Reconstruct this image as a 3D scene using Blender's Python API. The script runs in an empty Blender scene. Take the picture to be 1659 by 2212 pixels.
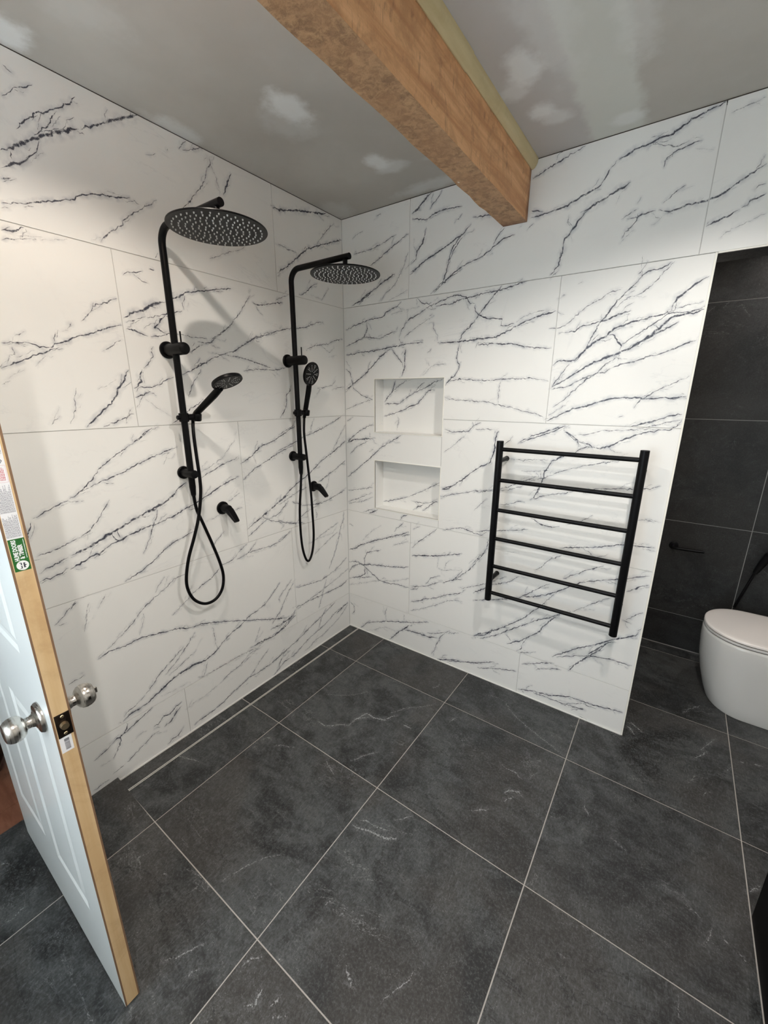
import bpy, bmesh, math, random
import numpy as np
from mathutils import Vector, Matrix
from mathutils.geometry import delaunay_2d_cdt

random.seed(7)
SC = bpy.context.scene
COL = SC.collection
PI = math.pi

# ---------------------------------------------------------------- camera
cam_d = bpy.data.cameras.new('camera')
cam_d.sensor_fit = 'VERTICAL'
cam_d.sensor_height = 36.0
cam_d.lens = 36.0 * 886.186 / 2212.0
cam_d.clip_start = 0.02
cam = bpy.data.objects.new('camera', cam_d)
COL.objects.link(cam)
_r = Vector((0.815732, 0.578416, 0.003967))
_d = Vector((0.160403, -0.219615, -0.96231))
_f = Vector((-0.555744, 0.785624, -0.271926))
cam.matrix_world = Matrix(((_r.x, -_d.x, -_f.x, 1.67335), (_r.y, -_d.y, -_f.y, -1.95548),
                           (_r.z, -_d.z, -_f.z, 1.54877), (0, 0, 0, 1)))
SC.camera = cam

# ---------------------------------------------------------------- sky, exposure
world = bpy.data.worlds.new('sky')
SC.world = world
world.use_nodes = True
_nt = world.node_tree
_bg = _nt.nodes['Background']
_bg.inputs['Color'].default_value = (.80, .92, 1.0, 1)      # even overcast daylight
_bg.inputs['Strength'].default_value = 10.0

SC.view_settings.view_transform = 'Standard'
SC.view_settings.look = 'None'
SC.view_settings.exposure = -0.22
SC.view_settings.gamma = 1.0
SC.view_settings.use_curve_mapping = False
SC.cycles.use_denoising = True
SC.cycles.max_bounces = 8
SC.cycles.diffuse_bounces = 5
SC.cycles.sample_clamp_indirect = 6.0

# daylight comes through window_1 in the front wall: a portal that only guides sampling
_pd = bpy.data.lights.new('window_portal', 'AREA')
_pd.shape = 'RECTANGLE'
_pd.size, _pd.size_y = 1.26, 1.16
_pd.cycles.is_portal = True
_po = bpy.data.objects.new('window_portal', _pd)
_po.location = (0.95, -3.02, 1.45)
_po.rotation_euler = (PI / 2, 0, 0)
COL.objects.link(_po)

LAMP_W = 40.0
LAMPS = [((0.72, -1.43), .90, (1.0, .895, .785)), ((1.70, -0.95), 1.5, (1.0, .945, .88)), ((1.79, -2.12), 1.8, (1.0, .945, .88)),
         ((2.22, .60), .62, (1.0, .92, .86))]
CEIL = 2.4662

VEINS = {
'l': '''14 1 -1454,2204 -1428,2221 -1394,2248 -1368,2268 -1318,2301 -1291,2316 -1263,2332 -1239,2344
9 0.7 -1239,2344 -1218,2358 -1187,2377 -1156,2398 -1115,2424 -1066,2454 -1042,2468
4 0.8 -1367,2270 -1350,2291 -1322,2318 -1311,2340 -1293,2366
3 0.5 -1322,2318 -1302,2333 -1291,2349 -1283,2360
4 0.8 -1408,2273 -1394,2291 -1370,2314 -1356,2330 -1334,2345 -1296,2368 -1279,2384 -1246,2411 -1234,2429
6 0.8 -1354,2269 -1362,2247 -1366,2235 -1385,2218 -1398,2201 -1432,2180 -1462,2160
3 0.6 -1431,2215 -1431,2200 -1430,2186
3 0.3 -1402,2238 -1387,2230 -1372,2247
6 1 -1468,2133 -1453,2140 -1441,2145
5 0.5 -1413,2421 -1399,2414 -1383,2406
4 0.7 -1428,2339 -1407,2356 -1397,2370 -1381,2382 -1362,2393 -1342,2407
4 0.8 -1480,2069 -1447,2082 -1413,2092 -1381,2105 -1358,2117 -1328,2125 -1288,2143 -1263,2161 -1225,2176 -1182,2185 -1152,2190 -1109,2204
3 0.4 -1045,2355 -997,2373
4 0.5 -959,2396 -954,2409
5 0.8 -912,2419 -898,2440 -876,2464
4 0.7 -903,2425 -875,2432 -851,2448 -806,2466
4 0.6 -784,2447 -783,2422 -802,2396 -816,2355 -841,2323 -868,2291 -892,2260 -927,2226
3 0.5 -783,2422 -766,2396 -750,2349
3 0.4 -758,2461 -781,2423
7 0.7 -736,2332 -719,2370 -702,2404 -686,2429
4 0.6 -1232,2033 -1220,2054 -1195,2079 -1170,2099 -1150,2112 -1149,2123 -1123,2148 -1086,2176 -1043,2206 -1016,2228
5 0.3 -1264,2034 -1238,2050 -1220,2054
6 0.9 -1493,1999 -1474,2004 -1452,2012 -1432,2023
5 0.6 -1432,2023 -1438,2007 -1446,1990
4 0.6 -1498,1973 -1472,1983 -1445,1991 -1417,1997 -1405,1997
3 0.3 -1405,1998 -1359,2011 -1321,2022
4 0.5 -1054,2030 -1038,2056
4 0.8 -1176,1949 -1160,1965 -1131,1970 -1101,1981
4 0.8 -1085,1990 -1057,1994
4 0.7 -1335,1780 -1302,1808 -1286,1834 -1276,1842 -1245,1851 -1225,1864 -1204,1873
4 0.8 -1551,1696 -1522,1700 -1492,1702 -1465,1695 -1430,1691 -1414,1704 -1381,1717 -1347,1734 -1313,1746 -1272,1763 -1239,1777 -1202,1788
4 0.8 -1565,1622 -1529,1642 -1493,1657 -1455,1673 -1431,1686 -1404,1696
4 0.5 -1416,1710 -1416,1722 -1408,1744
3 0.5 -1412,1720 -1398,1751
5 0.5 -1368,1759 -1357,1779
4 0.35 -1481,1630 -1463,1652 -1441,1670
4 0.6 -1525,1691 -1523,1666 -1534,1659 -1544,1635
4 0.5 -1574,1576 -1560,1585 -1544,1591
3 0.3 -1540,1609 -1499,1625
5 0.5 -1286,1691 -1250,1712 -1214,1739
4 0.5 -1417,1452 -1403,1474 -1394,1506 -1391,1536 -1379,1574
5 0.4 -1476,1448 -1455,1468 -1439,1485
5 0.85 -1373,1436 -1357,1454 -1322,1483 -1311,1498 -1281,1519 -1257,1552 -1250,1569 -1232,1591 -1218,1621 -1203,1641
4 0.3 -1322,1566 -1279,1585 -1249,1605
5 0.6 -1323,1437 -1297,1448 -1268,1457 -1237,1468 -1226,1480 -1206,1478
5 0.4 -1246,1443 -1237,1468 -1218,1498 -1204,1508
17 0.75 -1198,1809 -1162,1833 -1121,1848 -1098,1866 -1071,1880 -1032,1892
15 0.5 -1195,1798 -1161,1808 -1114,1830
6 0.9 -1032,1892 -998,1909 -961,1930 -931,1943 -894,1952 -856,1962 -803,1976 -735,1992
5 0.7 -1115,1823 -1072,1836 -1033,1849 -999,1859 -964,1868
4 0.7 -950,1929 -966,1897 -962,1870
3 0.3 -941,1911 -950,1864
5 0.9 -1036,1846 -1063,1826 -1089,1791 -1064,1784 -1043,1776
5 0.8 -1196,1775 -1175,1778 -1147,1769 -1114,1759
4 0.6 -1114,1759 -1077,1765 -1041,1777 -993,1780 -941,1775 -873,1777
4 0.6 -873,1777 -839,1788 -796,1815 -751,1849
4 0.7 -925,1761 -888,1759 -861,1764 -839,1788
4 0.7 -964,1712 -908,1749
4 0.7 -1103,1731 -1114,1710 -1112,1688 -1134,1659 -1157,1643
12 0.8 -1157,1643 -1168,1618 -1166,1598 -1181,1583 -1199,1572
5 0.9 -1199,1540 -1176,1548 -1133,1563
4 0.8 -1194,1558 -1176,1578 -1136,1576 -1097,1590 -1073,1606 -1038,1618
4 0.8 -1008,1627 -957,1651 -918,1669 -870,1694
4 0.6 -1198,1500 -1179,1528 -1165,1553
4 0.6 -916,1658 -936,1627 -957,1604 -981,1560 -994,1532
5 0.7 -1074,1437 -1036,1458 -1004,1482 -977,1501 -950,1512 -922,1537
3 0.25 -1167,1538 -1135,1512 -1065,1462
4 0.6 -1235,1371 -1199,1394 -1152,1429
4 0.6 -961,1712 -910,1750 -872,1756 -839,1782 -788,1817 -748,1848 -739,1866 -705,1897 -645,1976 -635,1984
4 0.6 -638,1957 -612,1948 -575,1952 -526,1967 -481,1978
4 0.7 -950,1664 -897,1680 -856,1703 -815,1719 -756,1735 -706,1762 -668,1786 -621,1812 -577,1822 -493,1840
4 0.6 -865,1725 -815,1719 -732,1718 -668,1705 -600,1688 -551,1679
4 0.4 -832,2081 -798,2096 -769,2111 -736,2130 -686,2147 -642,2172
10 0.9 -482,2372 -406,2384 -317,2410 -241,2428 -118,2456
7 0.9 -476,2104 -453,2124 -408,2149 -341,2203 -271,2257 -189,2293 -103,2328 -1,2371
4 0.6 -461,2233 -402,2227 -339,2222
4 0.6 -199,2297 -155,2346 -111,2390 -55,2432
3 0.6 -500,1980 -481,1996 -409,2024
4 0.7 -630,1953 -592,1948 -526,1967 -447,1986
4 0.8 -764,1732 -710,1763 -646,1798 -564,1826 -494,1852 -430,1869 -305,1891 -231,1921 -166,1936
5 0.8 -343,2035 -294,2054 -252,2094 -199,2117
4 0.4 -264,2052 -171,2045
3 0.6 -183,2033 -114,2113
4 0.7 -301,1786 -238,1809 -139,1826 -80,1850 -7,1866
3 0.4 -195,1813 -129,1783 -81,1813
4 0.6 -766,1714 -693,1711 -640,1699 -543,1676
4 0.7 -714,1655 -627,1669 -509,1671 -444,1688
4 0.4 -231,1561 -207,1590 -114,1607 -77,1639
3 0.4 -91,1589 -17,1598
3 0.4 -142,1760 -59,1774
5 0.7 -514,1436 -479,1474 -463,1508 -463,1547 -438,1571 -422,1606
4 0.6 -236,1589 -189,1592 -148,1601
4 0.4 -221,1584 -250,1537
4 0.5 -120,1583 -73,1595 -2,1596
4 0.7 -535,1350 -480,1374 -417,1398
4 0.8 -541,1276 -473,1292 -416,1308 -350,1334 -296,1346 -225,1364 -167,1383 -98,1405 -35,1431
4 0.6 -304,1347 -294,1384 -268,1431
4 0.6 -136,1226 -86,1279 -48,1329 0,1380
6 0.85 -564,1005 -522,1024 -470,1058 -396,1095 -318,1127 -243,1174 -123,1224 -51,1258 -4,1284
4 0.6 -565,990 -510,1005 -429,1034 -346,1052
5 0.8 -258,1060 -181,1090 -110,1115 -8,1163
4 0.6 -8,1144 -55,1138
5 0.8 -468,991 -383,950 -313,939 -240,932 -153,945 -80,962 -14,978
3 0.5 -202,1009 -175,1041 -155,1098
4 0.8 -572,907 -506,879 -427,856 -375,843
4 0.7 -458,847 -410,887 -355,909 -315,918 -274,927
4 0.6 -554,846 -526,882
4 0.5 -286,846 -277,874 -287,912
4 0.7 -582,795 -540,806 -488,823
4 0.6 -294,724 -242,738 -162,758 -88,777
4 0.4 -368,709 -285,722 -146,721 -107,756
4 0.8 -38,838 -40,785 -70,740 -92,666 -122,608 -153,551 -193,489
4 0.6 -316,627 -264,652 -174,690 -99,715
4 0.75 -1464,1200 -1430,1223 -1412,1238 -1381,1264 -1354,1297 -1304,1331 -1278,1347 -1233,1371 -1199,1397 -1149,1429
4 0.8 -1430,1223 -1380,1239 -1315,1260 -1240,1288 -1173,1313 -1117,1330 -1059,1345
3 0.5 -1132,1274 -1112,1312 -1096,1331
4 0.6 -1489,1055 -1457,1064 -1429,1073 -1403,1098 -1382,1126 -1361,1153 -1339,1181
3 0.3 -1429,1073 -1439,1030
9 0.75 -1498,1004 -1471,1011 -1438,1017 -1403,1033 -1366,1049 -1336,1058 -1297,1075 -1238,1095 -1210,1106 -1168,1118 -1138,1130 -1107,1149 -1074,1179 -1042,1196
6 0.9 -1506,955 -1473,966 -1433,982 -1393,990 -1355,1012 -1324,1017 -1286,1030 -1240,1039 -1185,1046 -1119,1060 -1065,1081 -1024,1091 -939,1125 -876,1153 -781,1182
6 0.6 -1354,1052 -1350,1024 -1319,1012
4 0.6 -1333,1060 -1333,1019
5 0.6 -1262,934 -1237,970 -1207,1034 -1188,1072 -1176,1109
8 0.6 -1229,1110 -1190,1102 -1172,1115
4 0.8 -1346,844 -1292,864 -1235,888 -1189,918 -1143,945 -1080,962 -1032,976
3 0.4 -980,999 -918,1016 -862,1036
3 0.6 -858,1068 -809,1092 -785,1100
3 0.6 -836,1022 -778,1026
5 0.6 -979,1201 -927,1223 -865,1246 -800,1261 -770,1282
3 0.5 -984,1224 -924,1246 -861,1276 -785,1355
5 0.8 -775,1234 -704,1266 -655,1303 -563,1328 -444,1381 -408,1392
5 0.7 -769,1155 -701,1199 -626,1228 -535,1265 -427,1295
3 0.5 -694,1265 -678,1222
8 0.8 -771,906 -717,933 -650,962 -569,999 -483,1038
4 0.7 -770,866 -699,901 -654,926 -562,942 -486,1001
4 0.7 -673,949 -610,915 -520,878 -434,857
4 0.5 -970,873 -931,904 -887,938
4 0.7 -1532,806 -1513,825 -1504,834
4 0.4 -1502,702 -1488,751 -1466,804
4 0.3 -1443,787 -1409,822
4 0.6 -1458,590 -1419,613 -1371,642 -1334,670 -1303,702 -1251,733 -1198,759 -1150,788 -1095,792
3 0.5 -1298,692 -1296,660 -1326,596
5 0.85 -1484,574 -1441,588 -1380,581 -1334,588 -1288,580 -1225,564 -1159,552 -1122,531 -1056,523 -971,491 -898,460 -800,418 -671,361 -552,316
4 0.4 -1241,753 -1189,818
4 0.6 -1187,624 -1138,652 -1085,688 -1024,714 -988,726 -920,771
5 0.7 -938,769 -863,778 -821,810 -768,838
5 0.6 -844,772 -773,785 -716,832
4 0.7 -783,788 -710,784 -634,780 -563,788 -487,826
4 0.6 -1254,361 -1204,394 -1131,459 -1093,501
5 0.9 -1212,334 -1130,341 -1063,329 -1016,340 -935,392 -863,414 -798,442 -696,466 -609,532 -583,553
4 0.5 -1281,378 -1216,418 -1148,459
4 0.5 -593,431 -603,457 -536,514 -496,540
4 0.7 -663,326 -597,380 -526,478 -485,515
8 0.8 -677,300 -604,297 -527,304 -484,340
7 0.8 -816,258 -761,260 -657,248 -568,268 -487,307
4 0.5 -782,271 -741,354
4 0.5 -1008,486 -1002,380 -997,348
3 0.5 -888,186 -822,209 -716,257 -620,261
4 0.8 -475,473 -380,458 -264,441 -136,464 -16,514
5 0.8 -484,350 -358,347 -207,336 -74,332 -3,354
4 0.6 -471,334 -387,353 -283,367 -123,399 -1,428
4 0.6 -297,255 -253,355 -218,435
5 0.7 -679,1 -599,47 -519,48 -404,91 -233,127 -149,163 -9,177
5 0.9 -1497,184 -1470,196 -1435,204 -1392,220 -1354,232 -1317,249
6 1 -1444,254 -1416,271 -1376,273 -1338,278 -1308,292 -1272,305 -1230,322 -1187,333 -1150,334 -1122,339 -1090,329 -1049,333 -1006,345 -984,352
4 0.6 -1437,271 -1422,287 -1394,295 -1356,313 -1325,335 -1299,354 -1281,377 -1244,400 -1207,418 -1166,452
4 0.5 -1241,352 -1193,369 -1137,390 -1115,395 -1091,411
4 0.3 -1291,275 -1243,268 -1186,266 -1143,260
3 0.6 -1115,264 -1082,253 -1050,321
4 0.6 -1082,253 -992,249 -868,249 -813,244 -771,235
4 0.7 -1515,46 -1484,53 -1448,62 -1414,80 -1380,93 -1344,112 -1310,112
5 0.7 -1496,115 -1500,113 -1483,139 -1460,176 -1457,197 -1433,217 -1426,234 -1430,246
6 0.8 -1338,150 -1315,146 -1286,170 -1258,161 -1224,180 -1196,188
7 0.8 -1294,116 -1258,124 -1233,150 -1199,168
4 0.4 -1428,133 -1394,152 -1357,152
6 0.6 -1293,16 -1261,27 -1240,26 -1203,58
5 0.8 -1162,27 -1110,33 -1049,36 -997,46 -936,66 -880,78 -836,92 -785,85 -724,88 -652,96 -576,112 -558,118
4 0.6 -836,92 -797,117 -748,159 -691,191
4 0.6 -996,166 -949,183 -888,193 -852,212 -822,229 -757,227
3 0.4 -1193,133 -1147,144 -1090,143 -1040,156 -990,162
4 0.5 -659,18 -649,35 -603,90 -584,117
6 0.8 -628,254 -594,266 -559,284 -524,304 -487,324
6 0.6 -627,268 -574,313 -531,322
5 0.85 -640,108 -573,114 -492,131 -408,157 -329,180 -257,202 -193,221 -143,240
4 0.6 -647,30 -609,82 -539,96
5 0.7 -302,127 -278,180 -229,237
4 0.6 -444,27 -387,35 -336,56 -275,57 -178,82 -98,111 -15,167
8 0.7 -142,148 -85,164 -14,184
6 0.7 -1596,1083 -1594,1110 -1577,1153
4 0.75 -1576,1157 -1547,1170 -1512,1186 -1464,1200
5 0.6 -1590,1032 -1539,1037 -1497,1049 -1468,1058
6 0.6 -1592,971 -1555,983 -1498,1004
6 0.9 -1598,939 -1574,947 -1541,948 -1505,963
4 0.6 -1586,771 -1571,778 -1505,839
4 0.4 -1492,744 -1480,791 -1466,813
3 0.4 -1450,772 -1409,827
4 0.8 -1567,160 -1533,169 -1492,185
4 0.6 -1588,525 -1526,541
4 0.6 -1589,26 -1555,34 -1520,38''',
'b': '''4 0.5 68,2359 107,2375 150,2386
5 0.6 227,2430 267,2440
4 0.7 76,2285 144,2287 199,2290 272,2303 362,2330
4 0.8 185,2211 254,2239 332,2277 391,2303 436,2322
8 0.9 61,2035 121,2050 160,2073 236,2104 290,2130 356,2156
6 0.8 111,2034 160,2066 208,2091
4 0.6 263,2034 290,2064 352,2102 402,2172 434,2241
4 0.4 309,2032 379,2050 438,2072
10 0.9 442,2400 477,2410 507,2432 536,2454 565,2464
5 0.8 446,2376 494,2366 532,2356 576,2375 627,2378 718,2372
5 0.8 546,2390 567,2419 603,2444 609,2464
5 0.7 525,2346 540,2363 576,2375
6 0.8 443,2178 475,2198 482,2233 513,2263 533,2330
7 0.9 440,2135 468,2149 516,2179 584,2204 635,2224 684,2244 724,2264
6 0.7 444,2147 508,2165
5 0.8 560,2031 606,2057 634,2083 654,2145 686,2210 725,2253
4 0.7 620,2073 664,2091 706,2108 733,2122
4 0.7 674,2310 719,2348
5 0.8 13,1910 89,1934 171,1949 279,1957 298,1980 372,2000 398,2021
5 0.7 166,1949 171,1904 150,1869 119,1856
5 0.8 11,1824 98,1850 160,1864 250,1850 308,1868 364,1882
4 0.6 181,1889 191,1862 250,1850
5 0.8 383,1845 401,1886 436,1925 504,1952 562,1979 633,1997 701,2014 755,1996 778,1968 807,1965
5 0.8 594,1976 673,1977 718,1988 769,1994 861,2004 915,2006 985,2017 1041,2026
4 0.6 383,1845 393,1823 429,1810
4 0.4 326,1963 408,1975 511,1985
4 0.6 485,2024 490,1990
4 0.8 485,2024 528,1993 577,1991
4 0.5 410,1843 480,1886 547,1915 596,1936
5 0.5 555,1934 587,1944
5 0.9 9,1777 118,1787 200,1790 328,1802 429,1812 534,1815
6 0.9 610,1804 729,1804 825,1808 910,1811 950,1827 995,1844 1038,1864 1068,1873 1128,1887 1174,1897
4 0.6 589,1908 586,1878 612,1842 614,1812
5 0.9 732,1804 742,1833 785,1868 825,1911 858,1950 896,1991 930,2024
6 0.8 807,1965 802,1941 825,1914 869,1895 938,1888 937,1858 967,1858 1000,1862
4 0.4 1000,1862 1036,1888 1084,1900 1150,1902
5 0.8 833,1801 834,1785 898,1784 994,1777 1054,1762 1105,1754 1172,1749
5 0.9 733,1801 731,1768 721,1729 739,1698 733,1668 707,1641 664,1600
4 0.7 7,1705 40,1680 61,1622 66,1590 125,1553 209,1529
4 0.4 9,1753 52,1695
6 0.9 4,1582 61,1614 148,1665 210,1714 260,1757 332,1798
5 0.7 332,1798 366,1759 404,1721 414,1692
7 0.7 429,1806 421,1764 422,1699 403,1648
4 0.5 531,1648 565,1680 598,1703 671,1705
4 0.5 563,1722 573,1694
3 0.5 553,1757 586,1783
4 0.6 1,1468 91,1499 178,1525 209,1529
4 0.7 676,1621 739,1630 816,1625 904,1623 960,1626 1028,1628 1093,1630 1176,1613
4 0.5 957,1620 949,1591 952,1512
4 0.6 663,1543 720,1533 807,1527 897,1524 941,1512 1019,1500 1074,1484 1134,1473 1174,1458
5 0.7 671,1383 721,1371 809,1379 831,1405 825,1430
5 0.7 831,1405 875,1428
4 0.5 839,1391 892,1394 965,1394
4 0.5 668,1259 725,1301 802,1368
6 0.9 965,1394 953,1362 951,1306 940,1256 927,1229 890,1211 846,1181 792,1133 736,1091 669,1063
12 0.9 669,1064 704,1067 736,1091
4 0.6 993,1320 1038,1371
5 0.8 1055,1334 1118,1372 1192,1402 1269,1427
4 0.6 1250,1411 1305,1370 1338,1341
4 0.7 662,1017 739,1044 837,1073 930,1094 952,1100
5 0.8 7,1264 42,1301 111,1348 177,1381 214,1391
7 0.9 13,1273 65,1294 187,1306 214,1303
6 0.6 28,1203 87,1252 176,1292
4 0.5 187,1344 187,1310
4 0.4 176,1228 214,1248
5 0.8 7,1054 84,1113 186,1190 261,1256 333,1298 411,1339
5 0.7 10,1396 62,1432
4 0.6 5,970 106,988 207,1015
5 0.6 3,893 81,924 207,983
4 0.6 9,884 116,910 212,957
5 0.6 123,843 170,864 208,876
7 0.9 170,842 208,860 246,879
5 0.8 403,838 430,870 464,884
4 0.7 362,757 383,786 404,802 434,835
6 0.9 4,563 71,592 96,614 160,645 223,674 261,692 312,709 363,732 432,762 473,782
5 0.7 419,738 440,751 480,767
4 0.5 349,666 399,690 474,724
5 0.5 9,748 50,735
4 0.4 113,648 161,698 215,747 275,784
5 0.9 2,475 44,489 86,495 127,481 167,457 222,430 261,410 330,409 396,421 439,420 482,422
5 0.8 0,396 35,451 86,482 127,488 207,505 276,516 343,526 430,545 478,560
5 0.7 135,476 135,532 160,578 192,592 276,621
6 0.8 135,476 138,422 93,392 -1,356
5 0.7 93,385 198,419
4 0.4 -2,308 92,342 190,384 261,410 374,438 480,484
5 0.7 489,682 535,731 591,779 658,836
4 0.5 493,801 551,833
6 0.9 490,638 576,656 653,671 714,691 818,724
3 0.4 672,666 665,604 694,594 824,630
4 0.4 712,598 717,635 745,672
5 0.8 485,433 543,450 603,470 654,500 685,521
6 0.7 486,414 537,432 550,449
4 0.6 590,473 627,527 689,562
5 0.8 704,511 728,533 770,554 798,591 824,627
4 0.7 770,554 827,574
5 0.8 488,330 566,363 580,377 658,407 702,433 738,454 832,494
4 0.5 489,269 588,318 660,360 740,417 800,436 836,440
5 0.6 3,188 42,156 45,119 18,88
5 0.8 95,8 164,77 254,112 332,141 444,175 544,206 625,239
4 0.4 121,-2 205,32 301,89 378,88 409,92
4 0.5 316,137 301,182 316,243
4 0.4 444,182 450,239
8 0.9 337,7 379,56 409,92 452,129 488,176
7 0.9 453,122 510,132 567,136 622,136 689,151
4 0.7 608,156 687,184 738,206 768,233
4 0.7 751,210 824,234
5 0.6 738,206 708,168 684,112 672,67 647,22
7 0.9 688,8 760,31 847,61
5 0.7 686,834 796,869 863,856 915,847 945,878
5 0.7 772,550 864,644 912,716 947,770
4 0.6 817,513 948,578 997,612 1068,658
4 0.6 922,1090 1027,1121 1103,1159 1164,1189
5 0.9 686,2 815,43 943,86 1048,138
5 0.8 945,56 1064,100 1170,129
5 0.7 1184,181 1297,236 1351,259
5 0.7 1256,181 1344,222 1387,234
6 0.8 1409,236 1453,308 1489,349 1540,420 1555,451
5 0.7 1348,291 1429,331 1498,359 1584,376 1672,377
5 0.8 1067,1336 1123,1363 1182,1387 1228,1407 1264,1426
5 0.7 1252,1411 1292,1388 1318,1365 1331,1336
6 0.8 1319,1358 1356,1355 1380,1345 1403,1337 1445,1349 1483,1376 1536,1402 1581,1418 1617,1426
4 0.5 1292,1388 1351,1394 1415,1414 1477,1417 1537,1422 1616,1430
6 0.9 1375,1347 1341,1335 1311,1312 1261,1293 1220,1266 1208,1234 1191,1205 1195,1187 1185,1161 1174,1121 1161,1092 1142,1069
4 0.5 1025,1262 1085,1259 1153,1268 1214,1271
4 0.5 1085,1207 1159,1215 1219,1224
3 0.5 1159,1212 1172,1192 1135,1188
4 0.6 1163,1175 1208,1191 1245,1214 1301,1238 1368,1262 1454,1285 1491,1294
4 0.6 849,1071 904,1082 958,1092 1043,1112 1097,1134 1122,1159 1163,1175
4 0.7 1142,1069 1172,1088 1202,1103 1251,1118 1300,1128 1336,1148 1386,1158 1439,1167 1503,1176 1561,1181 1612,1190 1652,1205
4 0.7 998,1030 1061,1043 1082,1058 1126,1061
4 0.5 862,972 914,1032 937,1054
4 0.6 876,861 944,884 998,892 1062,904 1118,918 1155,931
5 0.7 1155,989 1184,971 1227,959 1258,960 1293,969
4 0.5 1312,981 1354,994 1381,1012 1423,1049
5 0.7 875,682 905,716 923,740 951,785 954,830 941,834
3 0.4 1054,789 1123,802
5 0.8 1300,863 1358,879 1387,888 1433,895 1482,912 1537,932 1588,940 1629,942 1673,946
4 0.5 1392,886 1422,874 1458,854 1509,880
5 0.6 1198,723 1229,746 1247,777 1270,804 1295,816 1319,830
5 0.7 1333,711 1365,740 1398,760 1451,797 1498,826
5 0.7 886,509 937,544 992,587 1045,612 1086,633 1135,678
5 0.8 889,465 986,498 1077,529 1140,558 1199,608 1239,645 1285,676
5 0.8 1151,568 1201,580 1270,614 1315,642 1372,686 1408,717 1481,748 1547,769 1601,792 1672,822
4 0.6 1250,542 1287,603 1315,642
4 0.7 1392,560 1433,594 1473,628 1507,656 1550,683
7 0.7 1593,724 1625,747 1647,767 1674,781
6 0.8 904,244 970,276 1007,311 1073,362 1124,408 1174,452 1230,522 1270,561
5 0.8 945,245 1034,299 1110,362 1177,413 1236,460 1299,498 1338,527 1392,560
6 0.8 1100,268 1134,295 1180,326 1222,370 1259,403 1272,440 1310,492 1338,527
4 0.6 1128,293 1108,313 1082,331
8 0.7 904,244 949,282 988,297 1018,329 1036,342
5 0.6 1151,243 1173,269 1187,316 1206,357
5 0.6 1151,243 1221,264 1254,288
4 0.6 1608,588 1643,623 1673,652
5 0.6 1595,589 1623,582 1641,577
4 0.6 1588,1050 1620,1058 1653,1054
6 0.9 1328,284 1382,332 1444,383 1500,417 1544,453 1586,484 1629,509 1673,540
8 0.8 1482,360 1517,399 1550,443 1574,470
6 0.9 1180,21 1258,47 1350,63 1436,98 1541,102 1672,125
5 0.7 1259,40 1353,43 1409,43 1505,57 1445,25
4 0.6 1399,37 1501,89 1564,87
4 0.5 1478,15 1555,0
6 0.9 1125,2030 1157,2062 1168,2105 1171,2150 1192,2175 1214,2204 1236,2233 1254,2248
4 0.4 1194,2199 1179,2216 1178,2245
6 0.6 1376,2120 1399,2149 1422,2172 1423,2198
6 0.8 1385,2186 1417,2182 1437,2190 1480,2192
4 0.5 1366,2187 1400,2203 1426,2210
3 0.3 1462,2144 1486,2154 1511,2177
6 0.9 1632,2110 1655,2120 1683,2129 1706,2138 1721,2147
4 0.4 1675,2067 1708,2090 1758,2108 1792,2122
4 0.6 1144,1830 1197,1829 1221,1840 1250,1869 1283,1897 1326,1918 1367,1943 1409,1949
5 0.8 1186,1808 1252,1808 1271,1825 1327,1834 1361,1843 1408,1859 1454,1869
5 0.8 1267,1685 1303,1738 1319,1779 1338,1825 1364,1858 1384,1891 1396,1910 1425,1940 1449,1961 1468,1986 1484,1998 1527,2001 1558,2018
4 0.7 1449,1992 1462,1999 1468,2014
4 0.5 1399,1890 1428,1916 1464,1921 1493,1941 1523,1969 1551,2006 1565,2022
4 0.5 1241,1984 1266,1996
4 0.5 1184,1950 1204,1958
4 0.4 1410,1809 1440,1836 1440,1866
7 0.85 1180,1677 1204,1699 1255,1694 1270,1701 1294,1728 1327,1758 1378,1788 1400,1809 1464,1829 1522,1838 1568,1848 1636,1844 1674,1855
6 0.8 1378,1788 1404,1781 1423,1752 1434,1743 1427,1726
5 0.7 1429,1744 1463,1769 1497,1792 1530,1813 1554,1830 1576,1852 1592,1860
8 0.9 1182,1587 1236,1618 1287,1651 1336,1682 1385,1702 1433,1718 1469,1734 1502,1757 1531,1779 1558,1806 1591,1836 1620,1838 1653,1840 1679,1850
7 0.8 1452,1719 1485,1748 1532,1774 1580,1800 1612,1816
5 0.7 1525,1819 1550,1797 1558,1806
6 0.9 1576,1852 1580,1870 1590,1897 1616,1916 1647,1943 1676,1957
5 0.5 1592,1860 1632,1869 1674,1878
5 0.7 1182,1587 1217,1636 1250,1686
6 0.6 1183,1579 1255,1595 1307,1623 1347,1638 1388,1646 1434,1673 1485,1684 1529,1700 1573,1708 1614,1725 1653,1744 1676,1750
5 0.7 1197,1502 1245,1538 1275,1572 1314,1612 1353,1638 1388,1680 1425,1700
6 0.9 1179,1444 1230,1472 1294,1504 1337,1510 1382,1530 1437,1545 1477,1545 1553,1544 1617,1546 1677,1551
4 0.6 1183,1465 1221,1496 1258,1520
4 0.6 1507,1502 1530,1540 1572,1571 1622,1597 1633,1606 1677,1625
4 0.5 1458,1465 1481,1480
6 0.9 1503,1432 1540,1443 1594,1462 1636,1479 1676,1490
4 0.6 1524,1420 1592,1443 1673,1467
5 0.7 1600,1424 1640,1426 1676,1451
5 0.7 1021,2399 1091,2425 1149,2440 1220,2460
6 0.9 1331,2380 1380,2399 1428,2406 1447,2414 1494,2413 1540,2441 1582,2450 1638,2463
5 0.5 1428,2409 1464,2392 1507,2374 1550,2384
5 0.7 1480,2314 1482,2344 1503,2358 1552,2371 1587,2371
3 0.3 1561,2355 1621,2333
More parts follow.
